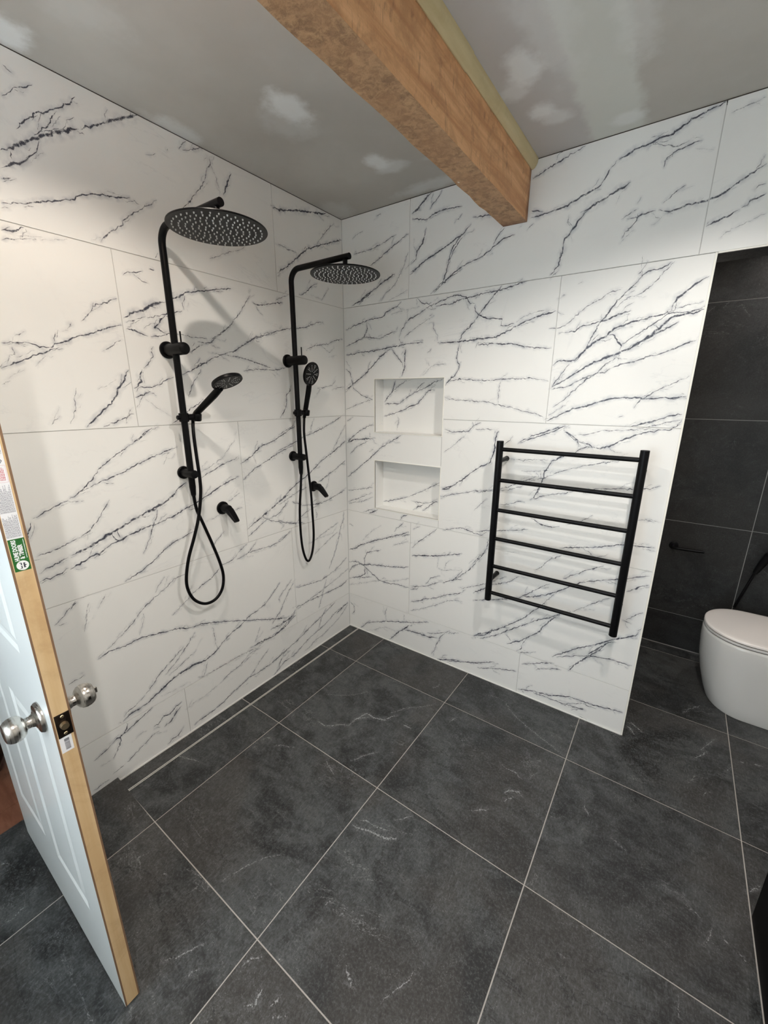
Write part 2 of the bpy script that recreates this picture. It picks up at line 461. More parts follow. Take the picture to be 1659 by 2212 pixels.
7 0.95 1232,2237 1286,2264 1338,2282 1387,2302
6 0.8 1026,2260 1108,2267 1160,2272 1193,2284 1233,2298 1286,2316 1304,2355 1324,2375 1331,2384
6 0.8 1028,2288 1080,2273
4 0.4 1181,2240 1180,2216 1200,2193
3 0.3 1344,2236 1354,2270 1381,2293
3 0.3 1413,2221 1430,2253
6 0.7 1482,2192 1525,2179 1564,2188 1627,2191 1662,2199 1700,2223 1736,2246 1766,2260
4 0.6 1493,2207 1529,2237 1560,2252
7 0.9 1720,2147 1751,2166 1781,2178
5 0.6 1741,2188 1755,2203 1776,2204
5 0.6 1736,2246 1752,2278 1760,2288
4 0.4 1639,2426 1678,2432 1731,2439
5 0.8 765,2318 842,2311 894,2304
5 0.8 649,2133 669,2207 713,2256 767,2295
5 0.8 578,2033 651,2084 686,2108 732,2130 821,2154 883,2188 923,2208 972,2216
5 0.8 872,2190 890,2222 924,2251
5 0.5 980,2236 999,2245
4 0.5 1011,2217 1046,2243''',
'n': '''6 0.9 229,1510 246,1536 284,1571 294,1597 304,1639
4 0.7 284,1571 294,1580 336,1609 388,1638
5 0.8 229,1506 284,1506 338,1507 379,1537 440,1571 503,1591 560,1623 610,1634
5 0.8 224,1430 274,1445 323,1459 376,1478 391,1486 442,1504 462,1513 490,1542 528,1579 566,1583
4 0.5 318,1450 334,1416 324,1384 319,1353
5 0.6 440,1575 478,1612 502,1625
4 0.7 220,909 291,929 370,953 425,975 488,1008 534,1032 578,1056 615,1079
4 0.6 425,947 479,943 516,944 612,966
6 0.9 459,897 470,911 501,925 516,942
6 0.9 507,893 538,922 568,945 607,974''',
'f': '''3 0.8 83,-1289 135,-1267 187,-1251
5 0.5 308,-1023 322,-989 359,-986
4 0.5 380,-1010 408,-982 475,-950
3 0.5 308,-990 277,-972
6 0.6 441,-781 492,-780 558,-724 587,-707 589,-657 616,-629 638,-603
7 0.7 584,-669 611,-595 663,-599 710,-579 730,-529 753,-512
8 0.6 798,-552 836,-550 848,-550
4 0.5 703,-529 756,-444 813,-393 857,-342
4 0.7 631,-920 664,-934 695,-946 715,-958
3 0.7 720,-866 746,-827 750,-809 795,-751
3 0.5 850,-670 865,-636 876,-600
3 0.5 346,-616 435,-563 495,-504 521,-459
3 0.8 790,-244 814,-180
3 0.4 234,-242 261,-165 298,-70
3 0.7 1149,-102 1188,-144 1240,-181 1299,-210 1365,-238 1437,-265 1490,-287
3 0.4 1030,-114 1094,-101 1149,-102
4 0.6 978,-410 984,-374 998,-345
7 0.5 1248,-481 1294,-497 1343,-496 1368,-517
6 0.8 1323,-617 1342,-592 1373,-576 1399,-587
5 0.6 1336,-655 1360,-618 1370,-608
8 0.6 1236,-771 1274,-741 1308,-714
4 0.5 1391,-500 1399,-463 1419,-435
4 0.5 1501,-614 1532,-592 1552,-572
6 0.5 1598,-476 1614,-501 1632,-521
12 0.8 1688,85 1708,74 1724,51 1734,34
8 0.7 1686,102 1714,113 1754,81 1768,83
3 0.6 1915,339 1948,400 1994,462
5 0.6 1984,110 2014,170 2046,240
5 0.6 1958,40 1995,89 2009,128
6 0.5 2070,24 2084,60 2093,94
9 0.8 2123,137 2142,140
9 0.8 2170,156 2185,160 2207,159
10 0.35 1922,-128 1941,-120 1961,-68 2003,-51
10 0.3 1973,-194 1996,-142 2019,-108
14 0.7 905,-1074 936,-1071 975,-1053 1003,-1048 1045,-1037 1078,-1013
10 0.5 917,-1047 942,-1029 969,-1029 1004,-1023 1043,-1008
8 0.5 1020,-973 1052,-944 1078,-906
4 0.45 673,-1472 691,-1426 706,-1386 718,-1361 743,-1327 784,-1287
6 0.6 996,-1322 1003,-1303 1009,-1290
5 0.6 905,-1564 918,-1537 943,-1508
5 0.7 983,-1496 984,-1479
7 0.7 977,-1608 1002,-1587 995,-1573 995,-1549
6 0.6 1036,-1569 1044,-1548 1039,-1534
8 0.5 1142,-1384 1174,-1404 1190,-1417
4 0.5 1269,-1397 1278,-1371 1300,-1329 1309,-1308 1311,-1275
7 0.5 1052,-1582 1060,-1571 1097,-1547
3 0.5 766,-1611 777,-1596 781,-1585
4 0.4 808,-1669 807,-1648 819,-1626
4 0.5 1918,-647 1942,-656 1964,-665 1980,-674
3 0.5 1978,-747 1987,-712 1997,-676
6 0.6 2021,-679 2025,-695 2040,-703
5 0.4 2044,-709 2066,-715 2082,-727
3 0.5 1702,-554 1762,-582
4 0.8 2099,-492 2115,-467 2134,-446
4 0.35 1916,-909 1915,-953 1919,-975
5 0.5 18,-1879 25,-1865 50,-1856
4 0.5 242,-1929 240,-1896 237,-1861
4 0.5 120,-1824 139,-1810
3 0.6 372,-1608 382,-1578 393,-1552
8 0.5 490,-1569 512,-1561
5 0.5 708,-1688 741,-1658 760,-1620 781,-1586''',
'd': '''4 0.6 1691,1985 1712,2003 1728,2015
6 0.7 1754,1999 1772,2023 1788,2032
4 0.5 1822,2024 1846,1989 1881,1946
3 0.4 1878,1539 1912,1510 1939,1488
4 0.35 1915,1824 1955,1841
5 0.3 1723,886 1746,962 1818,989
5 0.3 1945,347 1962,400 1982,459
5 0.3 1842,240 1893,288 1939,333
4 0.3 2089,673 2113,732 2135,774''',
}
# ---------------------------------------------------------------- materials
def mat(name, color=(.5, .5, .5), rough=.5, metal=0.0, spec=.5, coat=0.0):
    m = bpy.data.materials.new(name)
    m.use_nodes = True
    b = m.node_tree.nodes['Principled BSDF']
    b.inputs['Base Color'].default_value = (*color, 1)
    b.inputs['Roughness'].default_value = rough
    b.inputs['Metallic'].default_value = metal
    b.inputs['Specular IOR Level'].default_value = spec
    b.inputs['Coat Weight'].default_value = coat
    return m


class NT:
    """small helper to wire shader nodes"""
    def __init__(s, m):
        s.t = m.node_tree
        s.b = s.t.nodes['Principled BSDF']

    def n(s, kind, **kw):
        nd = s.t.nodes.new('ShaderNode' + kind)
        for k, v in kw.items():
            setattr(nd, k, v)
        return nd

    def put(s, sock, v):
        if hasattr(v, 'links'):
            s.t.links.new(v, sock)
        else:
            sock.default_value = v

    def math(s, op, a, b=0.0, c=0.0, clamp=False):
        nd = s.n('Math', operation=op, use_clamp=clamp)
        for i, v in enumerate((a, b, c)):
            s.put(nd.inputs[i], v)
        return nd.outputs[0]

    def vmath(s, op, a, b=(0, 0, 0)):
        nd = s.n('VectorMath', operation=op)
        s.put(nd.inputs[0], a)
        s.put(nd.inputs[1], b)
        return nd.outputs['Value'] if op in ('LENGTH', 'DISTANCE') else nd.outputs[0]

    def ramp(s, v, lo, hi, a=0.0, b=1.0, smooth=True):
        nd = s.n('MapRange', interpolation_type='SMOOTHSTEP' if smooth else 'LINEAR')
        s.put(nd.inputs['Value'], v)
        for k, x in (('From Min', lo), ('From Max', hi), ('To Min', a), ('To Max', b)):
            s.put(nd.inputs[k], x)
        return nd.outputs[0]

    def mix(s, f, a, b):
        nd = s.n('Mix', data_type='RGBA')
        s.put(nd.inputs[0], f)
        s.put(nd.inputs[6], a if hasattr(a, 'links') else (*a, 1))
        s.put(nd.inputs[7], b if hasattr(b, 'links') else (*b, 1))
        return nd.outputs[2]

    def noise(s, vec, scale, detail=4.0, rough=.55, dist=0.0):
        nd = s.n('TexNoise')
        if vec is not None:
            s.put(nd.inputs['Vector'], vec)
        nd.inputs['Scale'].default_value = scale
        nd.inputs['Detail'].default_value = detail
        nd.inputs['Roughness'].default_value = rough
        nd.inputs['Distortion'].default_value = dist
        return nd.outputs['Fac']

    def pos(s):
        return s.n('NewGeometry').outputs['Position']

    def tilepos(s, k=7.0):
        """position shifted by a random step per tile, so that the print breaks at the joints"""
        r = s.n('ObjectInfo').outputs['Random']
        cv = s.n('CombineXYZ')
        s.put(cv.inputs[0], s.math('MULTIPLY', r, k))
        s.put(cv.inputs[1], s.math('MULTIPLY', r, k * 1.7))
        s.put(cv.inputs[2], s.math('MULTIPLY', r, -k * 2.3))
        return s.vmath('ADD', s.pos(), cv.outputs[0])

    def attr(s, name):
        return s.n('Attribute', attribute_name=name).outputs['Fac']

    def scaled(s, v, sc, rot=(0, 0, 0)):
        nd = s.n('Mapping')
        s.put(nd.inputs['Vector'], v)
        nd.inputs['Scale'].default_value = sc
        nd.inputs['Rotation'].default_value = rot
        return nd.outputs[0]

    def bump(s, h, strength=.2, dist=.002):
        nd = s.n('Bump')
        nd.inputs['Strength'].default_value = strength
        nd.inputs['Distance'].default_value = dist
        s.put(nd.inputs['Height'], h)
        s.t.links.new(nd.outputs[0], s.b.inputs['Normal'])

    def color(s, c):
        s.put(s.b.inputs['Base Color'], c)

    def rough(s, r):
        s.put(s.b.inputs['Roughness'], r)


def m_marble():
    m = mat('marble_tile', rough=.38, spec=.35)
    t = NT(m)
    p = t.tilepos()
    cloud = t.ramp(t.noise(p, 2.2, 5), .42, .72)
    wisp = t.ramp(t.math('ABSOLUTE', t.math('SUBTRACT', t.noise(t.scaled(p, (2.2, 2.2, 6.5), (0, .55, 0)), 1.0, 7, .6, .6), .5)), 0.0, .012, 1.0, 0.0)
    wisp = t.math('MULTIPLY', wisp, t.ramp(t.noise(p, 3.1, 2), .5, .68))
    g1 = t.noise(t.pos(), 420, 3, .65)
    g2 = t.noise(t.pos(), 75, 5, .65)
    core = t.attr('vein')
    halo = t.attr('halo')
    v = t.math('MULTIPLY', core, t.math('ADD', t.math('MULTIPLY', t.ramp(g1, .3, .7), .75), t.math('MULTIPLY', t.ramp(g2, .32, .66), .95)))
    mask = t.ramp(v, .07, .62)
    hz = t.math('MULTIPLY', halo, t.ramp(t.noise(t.pos(), 28, 5, .65), .36, .66, 0, .8))
    c = t.mix(t.math('MULTIPLY', cloud, .35), (.83, .825, .80), (.75, .755, .745))
    c = t.mix(t.math('MULTIPLY', wisp, .16), c, (.42, .43, .46))
    c = t.mix(t.math('MULTIPLY', hz, .9), c, (.29, .305, .35))
    c = t.mix(mask, c, (.05, .053, .072))
    t.color(c)
    return m


def m_slate(name, k=1.0, rough=.42):
    m = mat(name, rough=rough, spec=.45)
    t = NT(m)
    p = t.tilepos()
    K = lambda *c: tuple(x * k for x in c)
    big = t.noise(p, 2.8, 8, .62, 1.4)
    mid = t.noise(t.scaled(p, (1, 1.7, 1.3), (0, 0, .5)), 12, 8, .72, .8)
    fib = t.noise(t.scaled(p, (75, 16, 44), (0, 0, .75)), 3.0, 6, .75)
    fine = t.noise(t.pos(), 240, 4, .7)
    grit = t.noise(t.pos(), 150, 3, .75)
    mot = t.noise(p, 120, 6, .8)
    a = t.math('ADD', t.math('MULTIPLY', big, .62), t.math('MULTIPLY', mid, .38))
    c = t.mix(t.ramp(a, .40, .60), K(.0105, .0115, .0125), K(.070, .075, .076))
    c = t.mix(t.ramp(t.noise(p, 1.7, 4, .5, .6), .48, .60, 0, .6), c, K(.058, .053, .048))
    # dark cleft lines along the cleavage of the stone
    q0 = t.scaled(p, (1.2, 2.6, 2.0), (.1, .2, -.5))
    cl = t.ramp(t.math('ABSOLUTE', t.math('SUBTRACT', t.noise(q0, 1.6, 8, .6, 1.0), .5)), 0, .016, 1, 0)
    cl = t.math('MULTIPLY', cl, t.ramp(t.noise(p, 3.3, 3), .48, .62))
    c = t.mix(t.math('MULTIPLY', cl, .75), c, K(.006, .0065, .007))
    c = t.mix(t.ramp(mot, .48, .66, 0, .55), c, K(.125, .131, .133))
    c = t.mix(t.ramp(mot, .34, .50, .6, 0), c, K(.007, .0075, .0082))
    c = t.mix(t.math('MULTIPLY', t.ramp(fib, .52, .68, 0, .7), t.ramp(big, .38, .58, .25, 1)), c, K(.15, .157, .163))
    speck = t.math('MULTIPLY', t.ramp(fine, .55, .68, 0, .9), t.ramp(mid, .47, .62))
    c = t.mix(speck, c, K(.24, .245, .245))
    # pale scratches and crumbly mineral clusters
    q = t.scaled(p, (1.6, 4.2, 3.0), (.2, .3, .7))
    s1 = t.ramp(t.math('ABSOLUTE', t.math('SUBTRACT', t.noise(q, 1.3, 9, .68, .9), .5)), 0, .010, 1, 0)
    s1 = t.math('MULTIPLY', s1, t.ramp(t.noise(p, 4.0, 4), .52, .68))
    s1 = t.math('MULTIPLY', s1, t.ramp(grit, .42, .62))
    c = t.mix(t.math('MULTIPLY', s1, .8), c, K(.36, .365, .37))
    v = t.math('MULTIPLY', t.attr('vein'), t.ramp(grit, .40, .60, .12, 1.9, False))
    c = t.mix(t.ramp(v, .22, .85, 0, .9), c, K(.46, .465, .47))
    hl = t.math('MULTIPLY', t.attr('halo'), t.ramp(grit, .46, .62, 0, .8))
    c = t.mix(hl, c, K(.24, .245, .25))
    t.color(c)
    t.rough(t.ramp(mot, .3, .7, rough - .06, rough + .14))
    t.bump(t.math('ADD', t.math('MULTIPLY', fib, .6), t.math('ADD', mid, t.math('MULTIPLY', mot, .5))), .3, .0025)
    return m


def m_ceiling():
    m = mat('bare_plasterboard', rough=.85, spec=.2)
    t = NT(m)
    p = t.pos()
    n = t.noise(p, 14, 5, .6)
    n2 = t.noise(p, 3, 4)
    c = t.mix(t.ramp(n2, .35, .7), (.475, .448, .41), (.535, .51, .472))
    # filled joint strip beside the beam
    sx = t.n('SeparateXYZ')
    t.put(sx.inputs[0], p)
    x = t.math('ADD', sx.outputs[0], t.math('MULTIPLY', t.math('SUBTRACT', n, .5), .07))
    strip = t.math('MULTIPLY', t.ramp(x, 1.215, 1.25), t.ramp(x, 1.385, 1.43, 1, 0))
    c = t.mix(t.math('MULTIPLY', strip, .85), c, (.66, .67, .63))
    lav = t.math('MULTIPLY', t.ramp(x, 1.0, 1.03), t.ramp(x, 1.22, 1.26, 1, 0))
    c = t.mix(t.math('MULTIPLY', lav, .5), c, (.545, .52, .525))
    # dabs of filler over the screw heads, plus one painted lamp glow (world x, y, radii, strength)
    dabs = [(.445, -.772, .060, .085, 1.0), (.40, -.73, .10, .10, .3), (.494, -.346, .050, .055, .9),
            (.52, -.28, .07, .05, .5), (.60, -.05, .20, .05, .45), (.02, -.93, .05, .10, .6), (.05, -.10, .10, .09, .3),
            (1.133, -.50, .05, .075, .8), (1.08, -.42, .05, .05, .5), (1.127, -.282, .045, .05, .8), (1.16, -.22, .05, .04, .5),
            (1.23, -.66, .07, .25, .35), (1.42, -.55, .05, .22, .35), (1.36, -.08, .05, .04, .6), (.06, -1.42, .07, .06, 1.0),  # last on this line: bright lamp glow painted beside the left wall
            (.72, -.25, .06, .02, .3), (.30, -1.35, .08, .14, .18)]
    for X, Y, rx, ry, s in dabs:
        d = t.vmath('MULTIPLY', t.vmath('SUBTRACT', p, (X, Y, CEIL)), (.78 / rx, .78 / ry, 0))
        r = t.math('ADD', t.vmath('LENGTH', d), t.math('MULTIPLY', t.math('SUBTRACT', n, .5), 1.1))
        c = t.mix(t.ramp(r, .35, 1.05, s, 0), c, (.82, .83, .825))
    smear = t.ramp(t.noise(t.scaled(p, (9, 22, 9), (0, 0, .5)), 1.0, 3), .68, .8, 0, .18)
    c = t.mix(smear, c, (.42, .40, .37))
    t.color(c)
    t.bump(n, .06, .002)
    return m


def m_wood(name, dark, mid, light, grain=(60, 3, 60), rot=(0, 0, 0), rough=.6, blot=.5, blots=6.0):
    m = mat(name, rough=rough, spec=.3)
    t = NT(m)
    p = t.scaled(t.pos(), grain, rot)
    g = t.noise(p, 1.0, 6, .6, .3)
    b = t.noise(t.pos(), blots, 6, .65, .6)
    c = t.mix(t.ramp(g, .3, .7), mid, light)
    c = t.mix(t.ramp(b, .5, .72, 0, blot), c, dark)
    t.color(c)
    t.bump(t.math('ADD', g, t.math('MULTIPLY', b, .6)), .25, .002)
    return m


def m_beam():
    m = mat('rough_sawn_timber', rough=.62, spec=.3)
    t = NT(m)
    p = t.pos()
    g = t.noise(t.scaled(p, (34, 2.6, 34), (0, 0, .05)), 1.0, 7, .65, .4)
    b1 = t.noise(p, 9.0, 7, .68, .6)
    b2 = t.noise(t.scaled(p, (26, 26, 9)), 1.6, 7, .7, .8)
    f = t.noise(p, 120, 4, .7)
    c = t.mix(t.ramp(g, .32, .68), (.56, .275, .125), (.80, .46, .235))
    c = t.mix(t.ramp(b1, .46, .66, 0, .6), c, (.46, .24, .115))
    c = t.mix(t.ramp(b2, .54, .70, 0, .6), c, (.27, .135, .07))
    c = t.mix(t.ramp(f, .60, .74, 0, .4), c, (.74, .50, .30))
    # the sawn underside is greyer and mottled
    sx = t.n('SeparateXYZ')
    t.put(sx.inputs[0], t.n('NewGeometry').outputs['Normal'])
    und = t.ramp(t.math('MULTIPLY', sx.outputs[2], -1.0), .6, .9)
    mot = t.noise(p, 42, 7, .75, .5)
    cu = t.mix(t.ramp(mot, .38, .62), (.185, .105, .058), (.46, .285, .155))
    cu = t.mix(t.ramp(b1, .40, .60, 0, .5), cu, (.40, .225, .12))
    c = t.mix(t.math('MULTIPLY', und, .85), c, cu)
    # stain where it meets the wall, a few splashes of plaster
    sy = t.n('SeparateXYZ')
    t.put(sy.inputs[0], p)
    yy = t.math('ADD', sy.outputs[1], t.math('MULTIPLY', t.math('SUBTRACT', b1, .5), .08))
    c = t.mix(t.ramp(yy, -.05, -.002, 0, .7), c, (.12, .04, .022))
    spl = t.math('MULTIPLY', t.ramp(t.noise(p, 21, 4, .6), .70, .74), t.ramp(t.noise(p, 4, 2), .52, .6))
    c = t.mix(spl, c, (.72, .66, .58))
    t.color(c)
    t.bump(t.math('ADD', t.math('MULTIPLY', mot, .8), t.math('ADD', g, f)), .5, .003)
    return m


def m_metal(name, color, rough, brush=None):
    m = mat(name, color, rough, 1.0)
    if brush:
        t = NT(m)
        g = t.noise(t.scaled(t.n('TexCoord').outputs['Object'], brush), 1.0, 3)
        t.rough(t.ramp(g, .3, .7, rough - .08, rough + .1))
    return m


def m_black(name='matte_black_metal', rough=.36):
    m = mat(name, (.0035, .0035, .0042), rough, 0, .13)
    t = NT(m)
    t.bump(t.noise(t.pos(), 900, 2), .04, .0005)
    return m


def m_plain(name, c, rough=.6, var=.06, scale=8):
    m = mat(name, c, rough, 0, .35)
    t = NT(m)
    lo = tuple(x * (1 - var) for x in c)
    hi = tuple(min(1, x * (1 + var)) for x in c)
    t.color(t.mix(t.noise(t.pos(), scale, 4), lo, hi))
    return m


def m_emit(name, c, s):
    m = mat(name, c, .5)
    b = m.node_tree.nodes['Principled BSDF']
    b.inputs['Emission Color'].default_value = (*c, 1)
    b.inputs['Emission Strength'].default_value = s
    return m


def m_glass():
    m = mat('window_glass', (1, 1, 1), 0.0)
    m.node_tree.nodes['Principled BSDF'].inputs['Transmission Weight'].default_value = 1.0
    m.node_tree.nodes['Principled BSDF'].inputs['IOR'].default_value = 1.02
    return m


MARBLE = m_marble()
SLATE = m_slate('slate_floor_tile', .80, .40)
SLATEW = m_slate('slate_wall_tile', .27, .5)
GROUTW = m_plain('pale_grey_grout', (.56, .55, .53), .8, .08, 30)
GROUTF = m_plain('sandy_grey_grout', (.40, .37, .34), .85, .12, 40)
GROUTD = m_plain('grey_wall_grout', (.27, .265, .255), .85, .1, 30)
CEILM = m_ceiling()
PAINT = m_plain('plain_white_paint', (.70, .69, .66), .7, .03)
BLACK = m_black()
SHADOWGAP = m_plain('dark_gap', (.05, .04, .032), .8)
BEAM = m_beam()
QUADW = m_wood('pale_pine_moulding', (.36, .27, .14), (.55, .45, .25), (.62, .52, .31), (40, 3, 40), rough=.55, blot=.3)
PINE = m_wood('pine_door_edge', (.40, .24, .11), (.58, .385, .195), (.66, .47, .26), (50, 50, 3), rough=.55, blot=.4, blots=9)
MDF = m_plain('brown_board_edge', (.20, .115, .065), .7, .15, 60)
DOORW = m_plain('white_primed_door', (.80, .83, .82), .28, .02)
NICKEL = m_metal('satin_nickel', (.50, .475, .44), .27, (3, 240, 3))
STEEL = m_metal('brushed_steel', (.80, .78, .74), .45)
DRAINM = mat('pale_steel_edge', (.72, .70, .66), .4, .25, .5)
BRASS = m_metal('dull_brass', (.55, .42, .26), .35)
LATCHM = m_metal('bronze_plate', (.055, .042, .034), .4)
CHINA = mat('white_ceramic', (.64, .635, .615), .10, 0, .5, .3)
LIDM = mat('warm_white_lid', (.80, .76, .73), .22, 0, .5)
RUBBER = mat('pale_silicone', (.56, .56, .55), .5)
TRIMW = m_plain('cream_tile_trim', (.86, .84, .77), .4, .02)
SILI = m_plain('white_silicone', (.74, .73, .71), .5, .03)
PAPER = mat('white_label_paper', (.80, .79, .80), .5)
GREEN = mat('green_label', (.018, .125, .022), .45)
INK = mat('dark_print', (.05, .05, .07), .6)
GREYINK = mat('grey_print', (.25, .25, .28), .6)
REDINK = mat('red_print', (.55, .12, .14), .6)
PINK = mat('pink_print', (.72, .52, .53), .6)
WHITEINK = mat('white_print', (.85, .86, .84), .5)
HALLW = m_wood('reddish_floorboard', (.07, .024, .013), (.19, .072, .042), (.28, .125, .075), (6, 30, 6), rough=.4, blot=.5)
POT = m_plain('dark_brown_glaze', (.03, .02, .008), .35, .3, 20)


# ---------------------------------------------------------------- object helpers
ORG = {}


def link(name, me, m, parent=None):
    o = bpy.data.objects.new(name, me)
    COL.objects.link(o)
    ms = m if isinstance(m, (list, tuple)) else [m]
    for x in ms:
        me.materials.append(x)
    if parent is not None:
        o.parent = parent
    ORG[o.name] = Vector(ORG.get(parent.name, (0, 0, 0))) if parent is not None else Vector((0, 0, 0))
    return o


def obj(name, bm, m, parent=None, smooth=True, ang=35):
    """one mesh object; bm is given in world coordinates and is shifted into its parent's frame"""
    if parent is not None:
        bmesh.ops.translate(bm, verts=bm.verts, vec=-ORG[parent.name])
    bmesh.ops.recalc_face_normals(bm, faces=bm.faces)
    me = bpy.data.meshes.new(name)
    bm.to_mesh(me)
    bm.free()
    if smooth:
        for f in me.polygons:
            f.use_smooth = True
        me.set_sharp_from_angle(angle=math.radians(ang))
    return link(name, me, m, parent)


def root(name, loc, label, cat, group=None, kind=None):
    o = bpy.data.objects.new(name, None)
    COL.objects.link(o)
    o.location = loc
    o.empty_display_size = .05
    ORG[o.name] = Vector(loc)
    return tag(o, label, cat, group, kind)


def tag(o, label=None, cat=None, group=None, kind=None):
    if label:
        o['label'] = label
    if cat:
        o['category'] = cat
    if group:
        o['group'] = group
    if kind:
        o['kind'] = kind
    return o


def struct(o, label, cat):
    return tag(o, label, cat, None, 'structure')


def copy_tree(o, parent=None):
    c = o.copy()
    COL.objects.link(c)
    c.parent = parent
    ORG[c.name] = ORG[o.name].copy()
    for ch in list(o.children):
        copy_tree(ch, c)
    return c


def BM():
    return bmesh.new()


def box(bm, x0, x1, y0, y1, z0, z1, bev=0.0):
    r = bmesh.ops.create_cube(bm, size=1.0)
    vs = r['verts']
    for v in vs:
        v.co = Vector((x0 + (v.co.x + .5) * (x1 - x0), y0 + (v.co.y + .5) * (y1 - y0), z0 + (v.co.z + .5) * (z1 - z0)))
    if bev > 0:
        es = list({e for v in vs for e in v.link_edges})
        bmesh.ops.bevel(bm, geom=es, offset=bev, segments=2, affect='EDGES', profile=.5)
    return bm


def frame(d):
    d = Vector(d).normalized()
    a = Vector((0, 0, 1)) if abs(d.z) < .9 else Vector((1, 0, 0))
    u = d.cross(a).normalized()
    return d, u, d.cross(u).normalized()


def tube(bm, pts, rad, seg=16, cap=True):
    """swept tube with parallel-transported rings; rad is a number or one per point"""
    P = [Vector(p) for p in pts]
    n = len(P)
    R = rad if isinstance(rad, (list, tuple)) else [rad] * n
    T = []
    for i in range(n):
        t = (P[min(i + 1, n - 1)] - P[max(i - 1, 0)])
        T.append(t.normalized())
    _, u, w = frame(T[0])
    rings = []
    for i in range(n):
        if i:
            u = (u - T[i] * u.dot(T[i])).normalized()
            w = T[i].cross(u).normalized()
        rings.append([bm.verts.new(P[i] + (u * math.cos(2 * PI * k / seg) + w * math.sin(2 * PI * k / seg)) * R[i]) for k in range(seg)])
    for i in range(n - 1):
        for k in range(seg):
            bm.faces.new((rings[i][k], rings[i][(k + 1) % seg], rings[i + 1][(k + 1) % seg], rings[i + 1][k]))
    if cap:
        bm.faces.new(rings[0][::-1])
        bm.faces.new(rings[-1])
    return bm


def lathe(bm, origin, axis, prof, seg=32):
    """prof: list of (distance along the axis, radius)"""
    O = Vector(origin)
    d, u, w = frame(axis)
    rings = []
    for a, r in prof:
        if r < 1e-5:
            rings.append([bm.verts.new(O + d * a)])
        else:
            rings.append([bm.verts.new(O + d * a + (u * math.cos(2 * PI * k / seg) + w * math.sin(2 * PI * k / seg)) * r) for k in range(seg)])
    for A, B in zip(rings, rings[1:]):
        for k in range(seg):
            k2 = (k + 1) % seg
            if len(A) == 1 and len(B) == 1:
                continue
            if len(A) == 1:
                bm.faces.new((A[0], B[k2], B[k]))
            elif len(B) == 1:
                bm.faces.new((A[k], A[k2], B[0]))
            else:
                bm.faces.new((A[k], A[k2], B[k2], B[k]))
    if len(rings[0]) > 1:
        bm.faces.new(rings[0][::-1])
    if len(rings[-1]) > 1:
        bm.faces.new(rings[-1])
    return bm


def smooth_path(pts, n=8):
    """Catmull-Rom through pts"""
    P = [Vector(p) for p in pts]
    P = [P[0] * 2 - P[1]] + P + [P[-1] * 2 - P[-2]]
    out = []
    for i in range(1, len(P) - 2):
        a, b, c, d = P[i - 1:i + 3]
        for k in range(n):
            t = k / n
            out.append(.5 * ((2 * b) + (c - a) * t + (2 * a - 5 * b + 4 * c - d) * t * t + (3 * b - a - 3 * c + d) * t ** 3))
    out.append(P[-2])
    return out


# ---------------------------------------------------------------- veined tiles
def parse(txt, seed, extra=True):
    """trace lines 'width strength u,v u,v ...' (mm) -> stations with jitter, half widths and strengths"""
    rng = np.random.default_rng(seed)
    out = []
    lines = []
    for L in txt.strip().splitlines():
        a = L.split()
        w, s = min(float(a[0]), 8.5) * .001, float(a[1])
        P = np.array([[float(q) for q in t.split(',')] for t in a[2:]]) * .001
        lines.append((w, s, P))
        if not extra or len(P) < 2:
            continue
        ln = np.linalg.norm(np.diff(P, axis=0), axis=1)
        # hair-fine offshoots and companions of the print
        for _ in range(int(ln.sum() / .085 + rng.random())):
            i = rng.integers(len(ln))
            d = (P[i + 1] - P[i]) / (ln[i] + 1e-9)
            nn = np.array([-d[1], d[0]]) * rng.choice((-1, 1))
            o = P[i] + (P[i + 1] - P[i]) * rng.random()
            l = rng.uniform(.02, .065)
            if rng.random() < .5:
                an = rng.uniform(.35, .9)
                e = d * math.cos(an) + nn * math.sin(an)
                q = [o, o + e * l * .5 + rng.normal(size=2) * .002, o + (e * .8 + d * .3) * l]
                lines.append((.0028, s * .55, np.array(q)))
            else:
                o = o + nn * rng.uniform(.004, .011)
                q = [o - d * l * .6, o + rng.normal(size=2) * .0015, o + d * l * .6 + nn * rng.normal() * .004]
                lines.append((.0026, s * .5, np.array(q)))
    for w, s, P in lines:
        seg = np.linalg.norm(np.diff(P, axis=0), axis=1)
        if len(P) < 2 or seg.sum() < .004:
            continue
        cum = np.r_[0, np.cumsum(seg)]
        n = max(3, int(cum[-1] / .0085) + 1)
        tt = np.unique(np.r_[np.linspace(0, cum[-1], n), cum[1:-1]])
        keep = np.r_[True, np.diff(tt) > .002]
        tt = tt[keep]
        n = len(tt)
        Q = np.c_[np.interp(tt, cum, P[:, 0]), np.interp(tt, cum, P[:, 1])]
        T = np.gradient(Q, axis=0)
        T /= np.linalg.norm(T, axis=1, keepdims=True) + 1e-9
        N = np.c_[-T[:, 1], T[:, 0]]
        j = rng.normal(size=n) * .0016
        j[0] = j[-1] = 0
        Q = Q + N * j[:, None]
        r = np.convolve(np.pad(rng.random(n), 2, mode='edge'), np.ones(3) / 3, 'same')[2:-2]
        taper = np.clip(np.minimum(tt, cum[-1] - tt) / min(.03, cum[-1] * .35), .25, 1)
        hw = np.maximum(.70 * w * (.25 + 1.3 * r) * taper, .0011)
        st = np.minimum(1.0, s * 1.12) * np.clip(.55 + .85 * np.convolve(np.pad(rng.random(n), 2, mode='edge'), np.ones(3) / 3, 'same')[2:-2], .3, 1.1)
        st[0] = st[-1] = 0.0
        out.append((Q, N, hw, hw * 2.6 + .0065, st))
    return out


